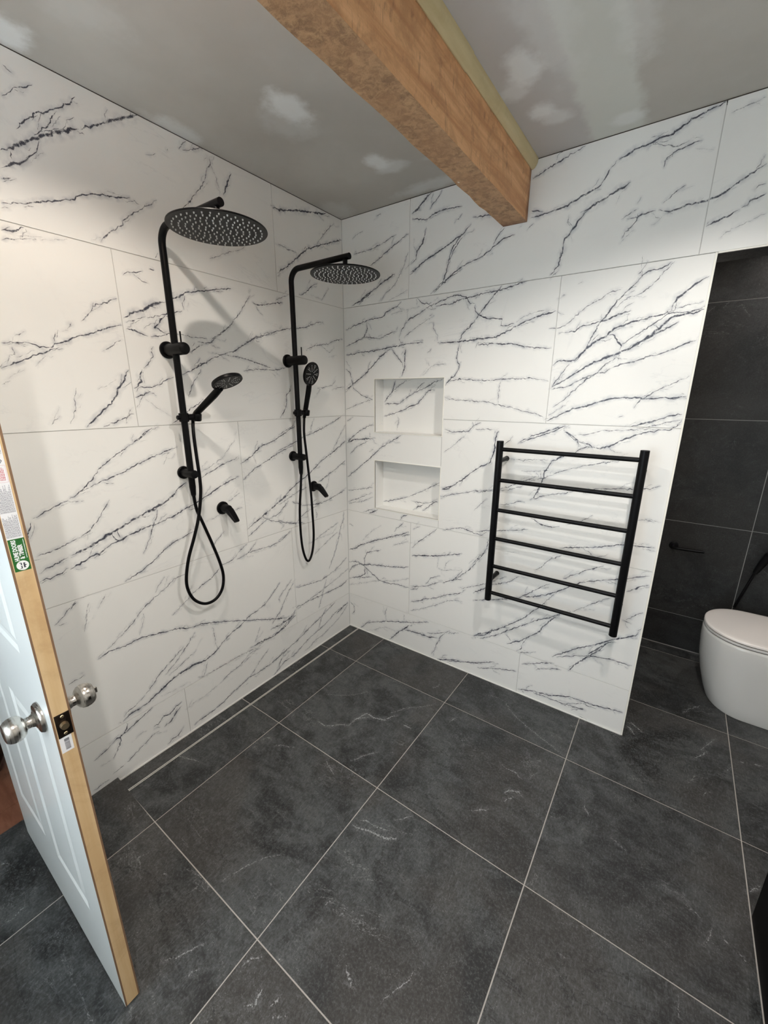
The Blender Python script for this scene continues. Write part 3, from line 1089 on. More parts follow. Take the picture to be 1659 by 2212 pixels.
def tile(name, rect, place, veins, parent, m, depth=.0025, holes=()):
    """flat tile: rect (u0,u1,v0,v1); place(u,v,w) gives the world point, w is the height over the face;
    vein outlines are cut into the front face and their darkness is kept as vertex attributes"""
    u0, u1, v0, v1 = rect
    V, E = [], []

    def ring(a, b, c, d):
        k = len(V)
        V.extend([(a, c), (b, c), (b, d), (a, d)])
        E.extend([(k, k + 1), (k + 1, k + 2), (k + 2, k + 3), (k + 3, k)])
    ring(u0, u1, v0, v1)
    for h in holes:
        ring(*h)
    segs = []
    for Q, N, hw, hh, st in veins:
        lo, hi = Q.min(0), Q.max(0)
        if hi[0] < u0 - .01 or lo[0] > u1 + .01 or hi[1] < v0 - .01 or lo[1] > v1 + .01:
            continue
        inside = ((Q[:, 0] > u0 - .01) & (Q[:, 0] < u1 + .01) & (Q[:, 1] > v0 - .01) & (Q[:, 1] < v1 + .01))
        n = len(Q)
        near = inside.copy()
        near[1:] |= inside[:-1]
        near[:-1] |= inside[1:]
        for i in range(n - 1):
            if not (inside[i] or inside[i + 1]):
                continue
            segs.append((*Q[i], *Q[i + 1], hw[i], hw[i + 1], hh[i], hh[i + 1], st[i], st[i + 1]))
        base = {}
        for i in range(n):
            if not near[i]:
                continue
            base[i] = len(V)
            for o in (-hh[i], -hw[i], 0, hw[i], hh[i]):
                p = Q[i] + N[i] * o
                V.append((p[0], p[1]))
            if i - 1 in base:
                a, b = base[i - 1], base[i]
                E.extend([(a + k, b + k) for k in range(5)])
    vo, _, fo, *_ = delaunay_2d_cdt([Vector(v) for v in V], E, [], 0, 1e-5)
    co = np.array([(v.x, v.y) for v in vo])
    F = []
    for f in fo:
        c = co[list(f)].mean(0)
        if not (u0 < c[0] < u1 and v0 < c[1] < v1):
            continue
        if any(h[0] < c[0] < h[1] and h[2] < c[1] < h[3] for h in holes):
            continue
        a, b, d = co[f[0]], co[f[1]], co[f[2]]
        if (b[0] - a[0]) * (d[1] - a[1]) - (b[1] - a[1]) * (d[0] - a[0]) < 0:
            f = f[::-1]
        F.append(list(f))
    used = sorted({i for f in F for i in f})
    idx = {o: k for k, o in enumerate(used)}
    co = co[used]
    F = [[idx[i] for i in f] for f in F]
    core = np.zeros(len(co))
    halo = np.zeros(len(co))
    if segs:
        S = np.array(segs)
        A, B = S[:, :2], S[:, 2:4]
        D = B - A
        L2 = (D * D).sum(1) + 1e-12
        for k in range(0, len(co), 400):
            p = co[k:k + 400]
            t = np.clip(((p[:, None] - A[None]) * D[None]).sum(2) / L2, 0, 1)
            d = np.linalg.norm(p[:, None] - (A[None] + t[..., None] * D[None]), axis=2)
            hw = S[:, 4] + (S[:, 5] - S[:, 4]) * t
            hh = S[:, 6] + (S[:, 7] - S[:, 6]) * t
            st = S[:, 8] + (S[:, 9] - S[:, 8]) * t
            core[k:k + 400] = (st * np.clip(1 - d / hw, 0, 1)).max(1)
            halo[k:k + 400] = (st * np.clip(1 - d / hh, 0, 1)).max(1)
    verts = [place(a, b, 0.0) for a, b in co]
    n0 = len(verts)
    for (a, b, c, d), sgn in [(rect, 1)] + [(h, -1) for h in holes]:
        k = len(verts)
        cs = [(a, c), (b, c), (b, d), (a, d)]
        verts += [place(x, y, 0.0) for x, y in cs] + [place(x, y, -depth) for x, y in cs]
        for i in range(4):
            q = [k + i, k + 4 + i, k + 4 + (i + 1) % 4, k + (i + 1) % 4]
            xm = ((cs[i][0] + cs[(i + 1) % 4][0]) / 2, (cs[i][1] + cs[(i + 1) % 4][1]) / 2)
            if sgn < 0 and not (u0 < xm[0] < u1 and v0 < xm[1] < v1):
                continue
            if sgn > 0 and any(h[0] <= xm[0] <= h[1] and h[2] <= xm[1] <= h[3] for h in holes):
                continue
            F.append(q if sgn > 0 else q[::-1])
    me = bpy.data.meshes.new(name)
    off = ORG[parent.name]
    me.from_pydata([Vector(v) - off for v in verts], [], F)
    pad = np.zeros(len(verts) - n0)
    for nm, arr in (('vein', core), ('halo', halo)):
        at = me.attributes.new(nm, 'FLOAT', 'POINT')
        at.data.foreach_set('value', np.r_[arr, pad].astype(np.float32))
    me.update()
    return link(name, me, m, parent)


VL = parse(VEINS['l'], 1)
VB = parse(VEINS['b'], 2)
VN = parse(VEINS['n'], 3)
VF = parse(VEINS['f'], 4, False)
VD = parse(VEINS['d'], 5, False)
G = .0014                                   # half a wall joint
ZR = [0.004, .2462, .8400, 1.4336, 2.0272, 2.4628]

# ---------------------------------------------------------------- left wall
bm = BM()
box(bm, -.11, -.0025, -1.76, .14, -.05, 2.452)
box(bm, -.11, -.0025, -2.95, -2.57, -.05, 2.452)
box(bm, -.11, -.0025, -2.57, -1.76, 2.03, 2.452)
wall_left = struct(obj('wall_left', bm, GROUTW, smooth=False), 'left shower wall clad in white marble tiles with grey veins', 'wall')
YL = [[-1.18], [-.48, -1.675], [-.765], [-1.202], [-.48, -1.68]]
for r, js in enumerate(YL):
    ys = [-.001] + js + [-1.752]
    for a, b in zip(ys, ys[1:]):
        e0 = G if b in js else 0
        e1 = G if a in js else 0
        tile('tile', (b + e0, a - e1, ZR[r] + (G if r else 0), ZR[r + 1] - (G if r < 4 else 0)),
             lambda u, v, w: (w, u, v), VL, wall_left, MARBLE)

# ---------------------------------------------------------------- back wall with its two niches and the header over the alcove
NX0, NX1 = .2222, .6592
NZ = [(.8876, 1.1800), (1.3475, 1.6396)]
ND = .085
bm = BM()
for x0, x1, z0, z1 in [(-.0, NX0 - .008, -.05, 2.0255), (NX1 + .008, 1.6765, -.05, 2.0255), (NX0 - .008, NX1 + .008, -.05, NZ[0][0] - .008),
                       (NX0 - .008, NX1 + .008, NZ[0][1] + .008, NZ[1][0] - .008), (NX0 - .008, NX1 + .008, NZ[1][1] + .008, 2.0255), (0, 2.6, 2.0275, 2.452)]:
    box(bm, x0, x1, .0025, .14, z0, z1)
box(bm, NX0 - .05, NX1 + .05, .10, .138, .80, 1.70)
wall_back = struct(obj('wall_back', bm, GROUTW, smooth=False), 'back shower wall clad in white marble tiles, with two recessed niches', 'wall')
XB = [[1.175], [.481], [.6608], [1.1775], [.4378, 1.630]]
pb = lambda u, v, w: (u, -w, v)
for r, js in enumerate(XB):
    xs = [.001] + js + [2.598 if r == 4 else 1.676]
    for a, b in zip(xs, xs[1:]):
        e0 = G if a in js else 0
        e1 = G if b in js else 0
        holes = []
        if r == 2 and a < .1:
            holes = [(NX0, .70, NZ[0][0], NZ[0][1]), (NX0, .70, NZ[1][0], 1.46)]
        if r == 3 and a < .1:
            holes = [(NX0, NX1, 1.40, NZ[1][1])]
        tile('tile', (a + e0, b - e1, ZR[r] + (G if r else 0), ZR[r + 1] - (G if r < 4 else 0)), pb, VB, wall_back, MARBLE, holes=holes)
for z0, z1 in NZ:
    nb = tile('niche', (NX0 - .004, NX1 + .004, z0 - .004, z1 + .004), lambda u, v, w: (u, ND - w, v), VN, wall_back, MARBLE)
    b2 = BM(); box(b2, NX0 - .006, NX0, .0005, ND - .001, z0 - .006, z1 + .006)
    obj('niche_side', b2, MARBLE, nb, False)
    b2 = BM(); box(b2, NX1, NX1 + .006, .0005, ND - .001, z0 - .006, z1 + .006)
    obj('niche_side', b2, MARBLE, nb, False)
    b2 = BM(); box(b2, NX0 + .0002, NX1 - .0002, .0005, ND - .001, z1, z1 + .006)
    obj('niche_head', b2, MARBLE, nb, False)
    b2 = BM(); box(b2, NX0 + .0002, NX1 - .0002, .0005, ND - .001, z0 - .006, z0)
    obj('niche_sill', b2, MARBLE, nb, False)
    t = .0038
    for q in [(NX0 - t, NX0, z0 - t, z1 + t), (NX1, NX1 + t, z0 - t, z1 + t), (NX0, NX1, z0 - t, z0), (NX0, NX1, z1, z1 + t)]:
        b2 = BM(); box(b2, q[0], q[1], -.0022, .004, q[2], q[3])
        obj('edge_trim', b2, TRIMW, nb, False)

# nib edge trim, silicone beads, dark strip painting shade into the gap under the ceiling
b = BM(); box(b, 1.6765, 1.6832, -.0022, .004, .001, 2.0262)
struct(obj('trim_1', b, TRIMW, None, False), 'slim cream edge trim down the free end of the marble back wall', 'trim')
b = BM(); box(b, .004, 1.6772, -.005, -.0005, .0005, .005)
struct(obj('trim_2', b, SILI, None, False), 'white silicone bead along the foot of the marble back wall', 'trim')
b = BM(); box(b, .0004, .0034, -1.496, -.004, .0005, .0045)
struct(obj('trim_3', b, SILI, None, False), 'white silicone bead along the foot of the marble left wall', 'trim')
b = BM(); box(b, .0003, .003, -.003, -.0003, .006, 2.4625)
struct(obj('trim_4', b, RUBBER, None, False), 'grey silicone line up the corner between the two marble walls', 'trim')
b = BM()
box(b, -.012, -.0006, -1.752, -.0, 2.4629, 2.4660)
box(b, -.012, 2.598, .0006, .012, 2.4629, 2.4660)
struct(obj('trim_5', b, SHADOWGAP, None, False), 'thin dark strip standing in for shade in the gap between the marble tiles and the ceiling', 'trim')

tile('soffit_tile', (1.684, 2.598, .004, .1395), lambda u, v, w: (u, v, 2.0262 - w), [], wall_back, SLATEW, .0020)
b = BM(); box(b, 1.684, 2.598, -.0022, .0038, 2.0225, 2.0272)
struct(obj('trim_8', b, TRIMW, None, False), 'slim pale edge trim under the marble header over the alcove', 'trim')

# ---------------------------------------------------------------- alcove, other walls, ceiling
b = BM(); box(b, 1.60, 2.72, 1.0127, 1.12, -.05, 2.466)
wall_alcove = struct(obj('wall_alcove', b, GROUTD, None, False), 'dark slate tiled rear wall of the toilet alcove', 'wall')
za = [.0035, .2294, .8290, 1.4305, 2.0330, 2.464]
xa = [1.682, 2.0955, 2.598]
for i in range(5):
    for a, c in zip(xa, xa[1:]):
        tile('tile', (a + (.0018 if a > 2 else 0), c - (.0018 if c < 2.2 else 0), za[i] + .0018, za[i + 1] - .0018),
             lambda u, v, w: (u, 1.0102 - w, v), VD, wall_alcove, SLATEW)
b = BM(); box(b, 1.60, 1.68, .1405, 1.0098, -.05, 2.466)
struct(obj('wall_nib', b, PAINT, None, False), 'plain side wall of the toilet alcove behind the marble wall end', 'wall')
b = BM(); box(b, 2.60, 2.72, -3.07, 1.0125, -.05, 2.466)
struct(obj('wall_right', b, PAINT, None, False), 'plain right wall behind the toilet and black cabinet', 'wall')
WX0, WX1, WZ0, WZ1 = .32, 1.58, .87, 2.03
b = BM()
box(b, -.11, WX0, -3.07, -2.952, -.05, 2.466)
box(b, WX1, 2.598, -3.07, -2.952, -.05, 2.466)
box(b, WX0, WX1, -3.07, -2.952, -.05, WZ0)
box(b, WX0, WX1, -3.07, -2.952, WZ1, 2.466)
struct(obj('wall_front', b, PAINT, None, False), 'plain wall behind the camera around the window', 'wall')
b = BM()
for q in [(WX0, WX0 + .05, WZ0, WZ1), (WX1 - .05, WX1, WZ0, WZ1), (WX0 + .05, WX1 - .05, WZ0, WZ0 + .05), (WX0 + .05, WX1 - .05, WZ1 - .05, WZ1), (.93, .97, WZ0 + .05, WZ1 - .05)]:
    box(b, q[0], q[1], -3.03, -2.98, q[2], q[3])
win = struct(obj('window_1', b, PAINT, None, False), 'white framed window behind the camera', 'window')
b = BM(); box(b, WX0 + .05, .93, -3.008, -3.004, WZ0 + .05, WZ1 - .05)
obj('pane', b, m_glass(), win, False)
b = BM(); box(b, .97, WX1 - .05, -3.008, -3.004, WZ0 + .05, WZ1 - .05)
obj('pane', b, bpy.data.materials['window_glass'], win, False)
b = BM(); box(b, -1.6, 2.72, -3.2, 1.12, CEIL, CEIL + .08)
struct(obj('ceiling', b, CEILM, None, False), 'unpainted plasterboard ceiling with white dabs of filler', 'ceiling')

# ---------------------------------------------------------------- floor
b = BM(); box(b, -.11, 2.6, -2.95, 1.0125, -.06, -.0009)
floor = struct(obj('floor', b, GROUTF, None, False), 'floor of large dark slate tiles with sandy grout lines', 'floor')
GF = .0018
xf = [.0835, .2955, .8955, 1.4955, 2.0955, 2.599]
yf = [1.0095, .9036, .3036, -.2964, -.8964, -1.4964, -2.0964, -2.6964, -2.9495]


def fz(u, v):
    return .021 * min(1, max(0, 1 - u / .2955)) * min(1, max(0, (v + 1.93) / .42)) if v < -1.4957 else 0.0


def pf(u, v, w):
    return (u, v, w + fz(u, v) * (1 if w == 0 else 1))


for i in range(len(xf) - 1):
    for j in range(len(yf) - 1):
        a, c, d, e = xf[i], xf[i + 1], yf[j + 1], yf[j]
        rect = [a + GF, c - GF, d + GF, e - GF]
        if i == 0:
            rect[0] = .0845
            if j == 5:
                tile('floor_tile', (-.1095, c - GF, -1.95, e - GF), pf, VF, floor, SLATE, .003, holes=[(-.2, .002, -1.757, -1.4)])
                continue
            if j in (6, 7):
                tile('floor_tile', (-.1095 if j == 6 else .002, c - GF, d + GF, (-1.9502 if j == 6 else e - GF)), pf, VF, floor, SLATE, .003, holes=[(-.2, .002, -2.8, -2.565)] if j == 6 else ())
                continue
        if rect[3] > 0 and a < 1.68:
            if c < 1.68:
                if rect[2] > 0:
                    continue
                rect[3] = -.001
            elif rect[2] > 0:
                rect[0] = 1.6825
                if i == 3:
                    pass
        if i == 3 and j == 2:               # tile that runs past the wall end: two pieces meet behind the nib line
            tile('floor_tile', tuple(rect), pf, VF, floor, SLATE, .003, holes=[(1.40, 1.6825, -.0008, .5)])
            continue
        if i == 0 and rect[3] > 0:
            continue
        tile('floor_tile', tuple(rect), pf, VF, floor, SLATE, .003)

# ---------------------------------------------------------------- beam and moulding
b = BM()
n = 60
prev = None
rng = random.Random(3)
wob = [rng.uniform(-1, 1) for _ in range(n + 1)]
wob = [(wob[max(0, i - 1)] + wob[i] * 2 + wob[min(n, i + 1)]) / 4 for i in range(n + 1)]
for i in range(n + 1):
    y = -.0012 - i * (2.948 / n)
    w_, w2 = wob[i] * .006, wob[(i * 7 + 3) % (n + 1)] * .0015
    xl = .914 - .006 * min(1, i / 14) + (w_ if i else 0)
    cs = [(xl, 2.2515 + w2), (1.0150, 2.2495 + w2), (1.0155, 2.256), (1.0155, CEIL - .0005), (.910, CEIL - .0005), (xl - .002, 2.262)]
    cur = [b.verts.new((x, y, z)) for x, z in cs]
    if prev:
        for k in range(6):
            b.faces.new((prev[k], prev[(k + 1) % 6], cur[(k + 1) % 6], cur[k]))
    else:
        b.faces.new(cur)
    prev = cur
b.faces.new(prev[::-1])
tag(obj('ceiling_beam', b, BEAM, None, True, 30), 'exposed rough orange brown timber beam under the ceiling, ending at the back wall', 'beam')
for k, (y0, y1, lab) in enumerate([(-.639, -.0015, 'short pale pine moulding beside the beam nearest the back wall'),
                                   (-2.949, -.6402, 'long pale pine moulding beside the beam running towards the camera')]):
    b = BM()
    A, B_ = [], []
    s = .0022 if k else 0
    prof = [(1.0160, 2.4322 - s), (1.0200, 2.4310 - s), (1.0275, 2.4345 - s), (1.0335 + s, 2.4415), (1.0385 + s, 2.4520), (1.0400 + s, CEIL - .0006), (1.0160, CEIL - .0006)]
    va = [b.verts.new((x, y0, z)) for x, z in prof]
    vb = [b.verts.new((x, y1, z)) for x, z in prof]
    for i in range(len(prof)):
        j = (i + 1) % len(prof)
        b.faces.new((va[i], va[j], vb[j], vb[i]))
    b.faces.new(va); b.faces.new(vb[::-1])
    struct(obj('trim_%d' % (6 + k), b, QUADW, None, True, 40), lab, 'moulding')

# ---------------------------------------------------------------- recessed ceiling lights (just outside the frame)
LABS = ['white recessed ceiling light left of the timber beam', 'white recessed ceiling light right of the beam nearest the back wall', 'white recessed ceiling light right of the beam nearest the window wall', 'white recessed ceiling light inside the toilet alcove']
for ((lx, ly), k, lc), lab in zip(LAMPS, LABS):
    r = root('ceiling_light', (lx, ly, CEIL), lab, 'light', 'recessed ceiling lights')
    b = BM()
    lathe(b, (lx, ly, CEIL - .0003), (0, 0, -1), [(0, .030), (0, .045), (.004, .044), (.005, .038), (.002, .031)], 32)
    obj('trim_ring', b, PAINT, r)
    b = BM()
    lathe(b, (lx, ly, CEIL - .0005), (0, 0, -1), [(0, .0295), (.001, .0295)], 24)
    obj('lens', b, m_emit('lit_lens', (1, .93, .84), 12), r)
    ld = bpy.data.lights.new('lamp', 'SPOT')
    ld.energy = LAMP_W * k
    ld.color = lc
    ld.spot_size = math.radians(146)
    ld.spot_blend = .42
    ld.shadow_soft_size = .02
    lo = bpy.data.objects.new('lamp', ld)
    COL.objects.link(lo)
    lo.parent = r
    lo.location = (0, 0, -.012)

# ---------------------------------------------------------------- shower columns
YC = -1.052
col1 = root('shower_column', (0, YC, 1.14), 'matte black shower column with round rain head nearest the open door', 'shower', 'shower columns on the left wall')
px = .058
path = [(px, YC, 1.19), (px, YC, 1.6), (px, YC, 2.066)]
for k in range(1, 9):
    a = k / 9 * PI / 2
    path.append((px + .052 * (1 - math.cos(a)), YC, 2.066 + .052 * math.sin(a)))
path += [(px + .052, YC, 2.118), (.25, YC, 2.118), (.4185, YC, 2.118)]
b = BM(); tube(b, path, .0125, 24)
obj('riser_pipe', b, BLACK, col1)
b = BM(); lathe(b, (px, YC, 1.195), (0, 0, -1), [(0, .0125), (.012, .0128), (.035, .0108), (.047, .0100), (.048, .0085), (.052, .0085)], 20)
obj('hose_outlet', b, BLACK, col1)
b = BM(); lathe(b, (.394, YC, 2.112), (0, 0, -1), [(0, .010), (.020, .010), (.024, .0135), (.036, .0135), (.042, .011), (.052, .016), (.057, .028)], 24)
obj('swivel_neck', b, BLACK, col1)
b = BM(); lathe(b, (.394, YC, 2.0590), (0, 0, -1), [(0, .0), (0, .03), (.002, .08), (.0045, .140), (.0065, .1493), (.0095, .1500), (.0110, .1488), (.0112, 0)], 72)
hd = obj('rain_head', b, BLACK, col1)
b = BM()
for ring_i in range(1, 8):
    rr = .0188 * ring_i
    cnt = 6 * ring_i if ring_i < 7 else 36
    for k in range(cnt):
        a = 2 * PI * (k + .5 * (ring_i % 2)) / cnt + ring_i * .13
        c = (.394 + rr * math.cos(a), YC + rr * math.sin(a), 2.0478)
        lathe(b, c, (0, 0, -1), [(0, .0027), (.0042, .0017)], 6)
tag(obj('nozzles', b, RUBBER, hd), 'pale rubber nozzles on the rain head', kind='stuff')
br = BM(); lathe(br, (.0003, YC, 1.717), (1, 0, 0), [(0, .0315), (.006, .0315), (.0085, .029), (.0086, .0222), (.118, .0222), (.124, .0205), (.1265, .016), (.127, 0)], 40)
bk = obj('upper_bracket', br, BLACK, col1)
b = BM(); tube(b, [(.104, YC, 1.737), (.104, YC, 1.777)], .0029, 12)
obj('diverter_pin', b, BLACK, bk)
br = BM(); lathe(br, (.0003, YC, 1.237), (1, 0, 0), [(0, .0265), (.006, .0265), (.008, .024), (.0081, .0175), (.083, .0175), (.088, .0155), (.0895, .011), (.090, 0)], 36)
obj('lower_bracket', br, BLACK, col1)
b = BM()
lathe(b, (px, YC, 1.447), (0, 0, 1), [(0, .0165), (.002, .0185), (.032, .0185), (.034, .0165)], 24)
tube(b, [(px, YC + .012, 1.464), (px + .002, YC + .055, 1.464)], .0125, 16)
lathe(b, (px, YC - .014, 1.464), (0, -1, 0), [(0, .009), (.012, .009), (.014, .007)], 16)
lathe(b, (px + .0055, YC + .052, 1.449), (.16, 0, .98), [(0, .0145), (.003, .0165), (.026, .0170), (.029, .0155)], 24)
obj('slide_holder', b, BLACK, col1)
col2 = copy_tree(col1)
col2.location.y = -.4414
col2['label'] = 'matte black shower column with round rain head nearest the wall corner'


def hand_shower(P0, C, n, label, hose):
    P0, C, n = Vector(P0), Vector(C), Vector(n).normalized()
    a = (C - P0).normalized()
    r = root('hand_shower', P0, label, 'hand shower', 'hand showers')
    b = BM()
    L = (C - P0).length
    P1 = P0 + a * (L - .046)
    tube(b, [P0 - a * .028, P0 - a * .012, P0, P0 + a * .06, P0 + (P1 - P0) * .75, P1 - n * .002], [.0085, .0098, .0125, .0132, .0142, .0130], 20)
    h = obj('handle', b, BLACK, r)
    b = BM()
    lathe(b, C - n * .013, n, [(0, 0), (.0, .032), (.002, .049), (.006, .0570), (.012, .0592), (.018, .0587), (.0195, .0570), (.0192, .0555), (.0185, .0545), (.0185, 0)], 48)
    hd = obj('spray_head', b, BLACK, r)
    d, u, w = frame(n)
    b = BM()
    f0 = C + n * .0052
    for s in range(10):
        an = 2 * PI * s / 10
        for rr in (.015, .0225, .030, .0375, .045):
            if s % 2 and rr < .02:
                continue
            da = 0 if s % 2 == 0 else (.09 if rr > .03 else 0)
            for q in ((an + da, an - da) if da else (an,)):
                lathe(b, f0 + (u * math.cos(q) + w * math.sin(q)) * rr, n, [(0, .0019), (.002, .0013)], 6)
    tag(obj('nozzles', b, RUBBER, hd), 'pale rubber nozzles on the hand shower', kind='stuff')
    b = BM(); tube(b, smooth_path([P0 - a * .027] + hose, 8), .0066, 12)
    obj('hose', b, BLACK, r)
    return r


hand_shower((.062, -1.000, 1.478), (.240, -.966, 1.600), (.42, .07, -.90), 'black hand shower tilted out from its column, nearest the door, with wide hose loop',
            [Vector(p) for p in [(.062, -1.022, 1.40), (.071, -1.026, 1.296), (.077, -1.027, 1.224), (.078, -1.032, 1.151), (.076, -1.052, 1.055), (.072, -1.081, .970), (.066, -1.114, .882),
              (.062, -1.133, .793), (.060, -1.128, .732), (.059, -1.103, .680), (.058, -1.058, .646), (.058, -1.008, .648), (.058, -.971, .685), (.058, -.958, .745), (.058, -.968, .816),
              (.058, -.996, .919), (.057, -1.024, 1.012), (.057, -1.046, 1.084), (.058, -1.052, 1.144)]])
hand_shower((.050, -.384, 1.464), (.102, -.379, 1.655), (.94, .15, -.253), 'black hand shower held nearly upright, nearest the wall corner, with narrow hose loop',
            [Vector(p) for p in [(.050, -.398, 1.36), (.052, -.392, 1.267), (.056, -.383, 1.132), (.058, -.375, 1.02), (.058, -.371, .905), (.057, -.368, .787), (.056, -.379, .70), (.055, -.398, .651),
              (.055, -.419, .636), (.055, -.440, .665), (.055, -.458, .736), (.055, -.465, .842), (.056, -.463, .954), (.057, -.450, 1.061), (.058, -.4414, 1.144)]])


# ---------------------------------------------------------------- mixers
def mixer(y, z, label):
    r = root('shower_mixer', (0, y, z), label, 'tap', 'shower mixers on the left wall')
    b = BM(); lathe(b, (.0003, y, z), (1, 0, 0), [(0, .0300), (.005, .0300), (.0075, .028), (.0076, .019)], 40)
    obj('wall_flange', b, BLACK, r)
    b = BM(); lathe(b, (.0076, y, z), (1, 0, 0), [(0, .0195), (.040, .0195), (.044, .0175), (.045, 0)], 32)
    obj('mixer_body', b, BLACK, r)
    b = BM()
    S = [(.041, .000, .0185, .0120), (.055, -.006, .0180, .0120), (.072, -.020, .0165, .0100), (.090, -.036, .0150, .0078), (.103, -.048, .0130, .0062)]
    rings = []
    ax = Vector((.79, 0, -.61)); up = Vector((.61, 0, .79))
    for dx, dz, hw, ht in S:
        c = Vector((dx, y, z + dz))
        ring = []
        for k in range(20):
            a = 2 * PI * k / 20
            ca, sa = math.cos(a), math.sin(a)
            e = .45
            yy = math.copysign(abs(ca) ** e, ca) * hw
            tt = math.copysign(abs(sa) ** e, sa) * ht
            ring.append(b.verts.new(c + Vector((0, yy, 0)) + up * tt))
        rings.append(ring)
    for A, B_ in zip(rings, rings[1:]):
        for k in range(20):
            b.faces.new((A[k], A[(k + 1) % 20], B_[(k + 1) % 20], B_[k]))
    b.faces.new(rings[0][::-1]); b.faces.new(rings[-1])
    obj('lever', b, BLACK, r)


mixer(-.8888, 1.047, 'black lever mixer tap right of the hose loop nearest the door')
mixer(-.2970, 1.047, 'black lever mixer tap behind the hose nearest the wall corner')

# ---------------------------------------------------------------- heated towel rail
YR = -.108
tr = root('towel_rail', (1.297, YR, .555), 'matte black ladder towel rail with six bars on the marble back wall', 'towel rail')
for X in (1.0148, 1.5797):
    b = BM(); lathe(b, (X, YR, .5555), (0, 0, 1), [(0, .0145), (.0015, .0160), (.7975, .0160), (.799, .0145)], 28)
    obj('post', b, BLACK, tr)
    for Z in (1.2616, .6616):
        b = BM(); lathe(b, (X, -.0004, Z), (0, -1, 0), [(0, .0125), (.003, .0125), (.004, .0110), (.100, .0110)], 20)
        obj('wall_mount', b, BLACK, tr)
for k in range(6):
    Z = 1.3167 - k * .14365
    b = BM(); tube(b, [(1.020, YR, Z), (1.574, YR, Z)], .0093, 20)
    obj('bar', b, BLACK, tr)

# ---------------------------------------------------------------- linear drain along the left wall
dr = root('floor_drain', (.04, -.75, 0), 'linear shower drain with slate insert and slim steel edges along the left wall', 'drain')
for x0, x1 in ((.0036, .0056), (.0745, .0770), (.0812, .0834)):
    b = BM(); box(b, x0, x1, -1.4945, -.0055, -.0008, .0012)
    obj('steel_edge', b, DRAINM, dr, False)
b = BM(); box(b, .0771, .0811, -1.4945, -.0055, -.0008, -.0005)
obj('drain_slot', b, SHADOWGAP, dr, False)
ys = [-.0055, -.2964, -.8964, -1.4945]
for a, c in zip(ys, ys[1:]):
    tile('slate_insert', (.0054, .0750, c + (.0018 if c > -1.4 else 0), a - (.0018 if a < -.1 else 0)), lambda u, v, w: (u, v, w - .0003), [], dr, SLATE, .0018)
b = BM(); box(b, .0054, .0750, -1.494, -.006, -.0008, -.0006)
obj('insert_bed', b, GROUTF, dr, False)

# ---------------------------------------------------------------- door
DX0, DX1, DY0, DY1, DZ0, DZ1 = -.0335, .7368, -1.7875, -1.7535, .012, 1.990
SK = .0036
b = BM(); box(b, DX0, DX1, DY0 + SK, DY1 - SK, DZ0, DZ1)
door = struct(obj('door_1', b, PINE, None, False), 'open white panelled door with bare pine edge and satin nickel knobs', 'door')
PANELS = [(.077, .302, .262, .845), (.402, .627, .262, .845), (.077, .302, 1.03, 1.52), (.402, .627, 1.03, 1.52), (.077, .302, 1.635, 1.86), (.402, .627, 1.635, 1.86)]


def skin(yf, sgn):
    """door skin; sgn -1 faces -y. flat faces are white, the cut edges brown"""
    b = BM()
    back = yf - sgn * SK
    xs = [DX0, .077, .302, .402, .627, DX1]
    zs = [DZ0, .262, .845, 1.03, 1.52, 1.635, 1.86, DZ1]
    P = lambda x, z, d=0: b.verts.new((x, yf - sgn * d, z))
    faces = []

    def quad(a, c, e, g, da=0, db=0, dc=0, dd=0):
        faces.append(b.faces.new((P(*a, da), P(*c, db), P(*e, dc), P(*g, dd))))
    for i in range(5):
        for j in range(7):
            x0, x1, z0, z1 = xs[i], xs[i + 1], zs[j], zs[j + 1]
            if i in (1, 3) and j in (1, 3, 5):
                lv = [(0, 0), (.010, .0034), (.020, .0034), (.034, .0005), (.040, .0005)]
                for (s0, d0), (s1, d1) in zip(lv, lv[1:]):
                    A = [(x0 + s0, z0 + s0), (x1 - s0, z0 + s0), (x1 - s0, z1 - s0), (x0 + s0, z1 - s0)]
                    Bq = [(x0 + s1, z0 + s1), (x1 - s1, z0 + s1), (x1 - s1, z1 - s1), (x0 + s1, z1 - s1)]
                    for k in range(4):
                        quad(A[k], A[(k + 1) % 4], Bq[(k + 1) % 4], Bq[k], d0, d0, d1, d1)
                s1, d1 = lv[-1]
                quad((x0 + s1, z0 + s1), (x1 - s1, z0 + s1), (x1 - s1, z1 - s1), (x0 + s1, z1 - s1), d1, d1, d1, d1)
            else:
                quad((x0, z0), (x1, z0), (x1, z1), (x0, z1))
    c4 = [(DX0, DZ0), (DX1, DZ0), (DX1, DZ1), (DX0, DZ1)]
    ef = []
    for k in range(4):
        (xa_, za_), (xb_, zb_) = c4[k], c4[(k + 1) % 4]
        ef.append(b.faces.new((P(xa_, za_), P(xb_, zb_), P(xb_, zb_, SK), P(xa_, za_, SK))))
    for f in ef:
        f.material_index = 1
    bmesh.ops.remove_doubles(b, verts=b.verts, dist=1e-5)
    return obj('door_skin', b, [DOORW, MDF], door, False)


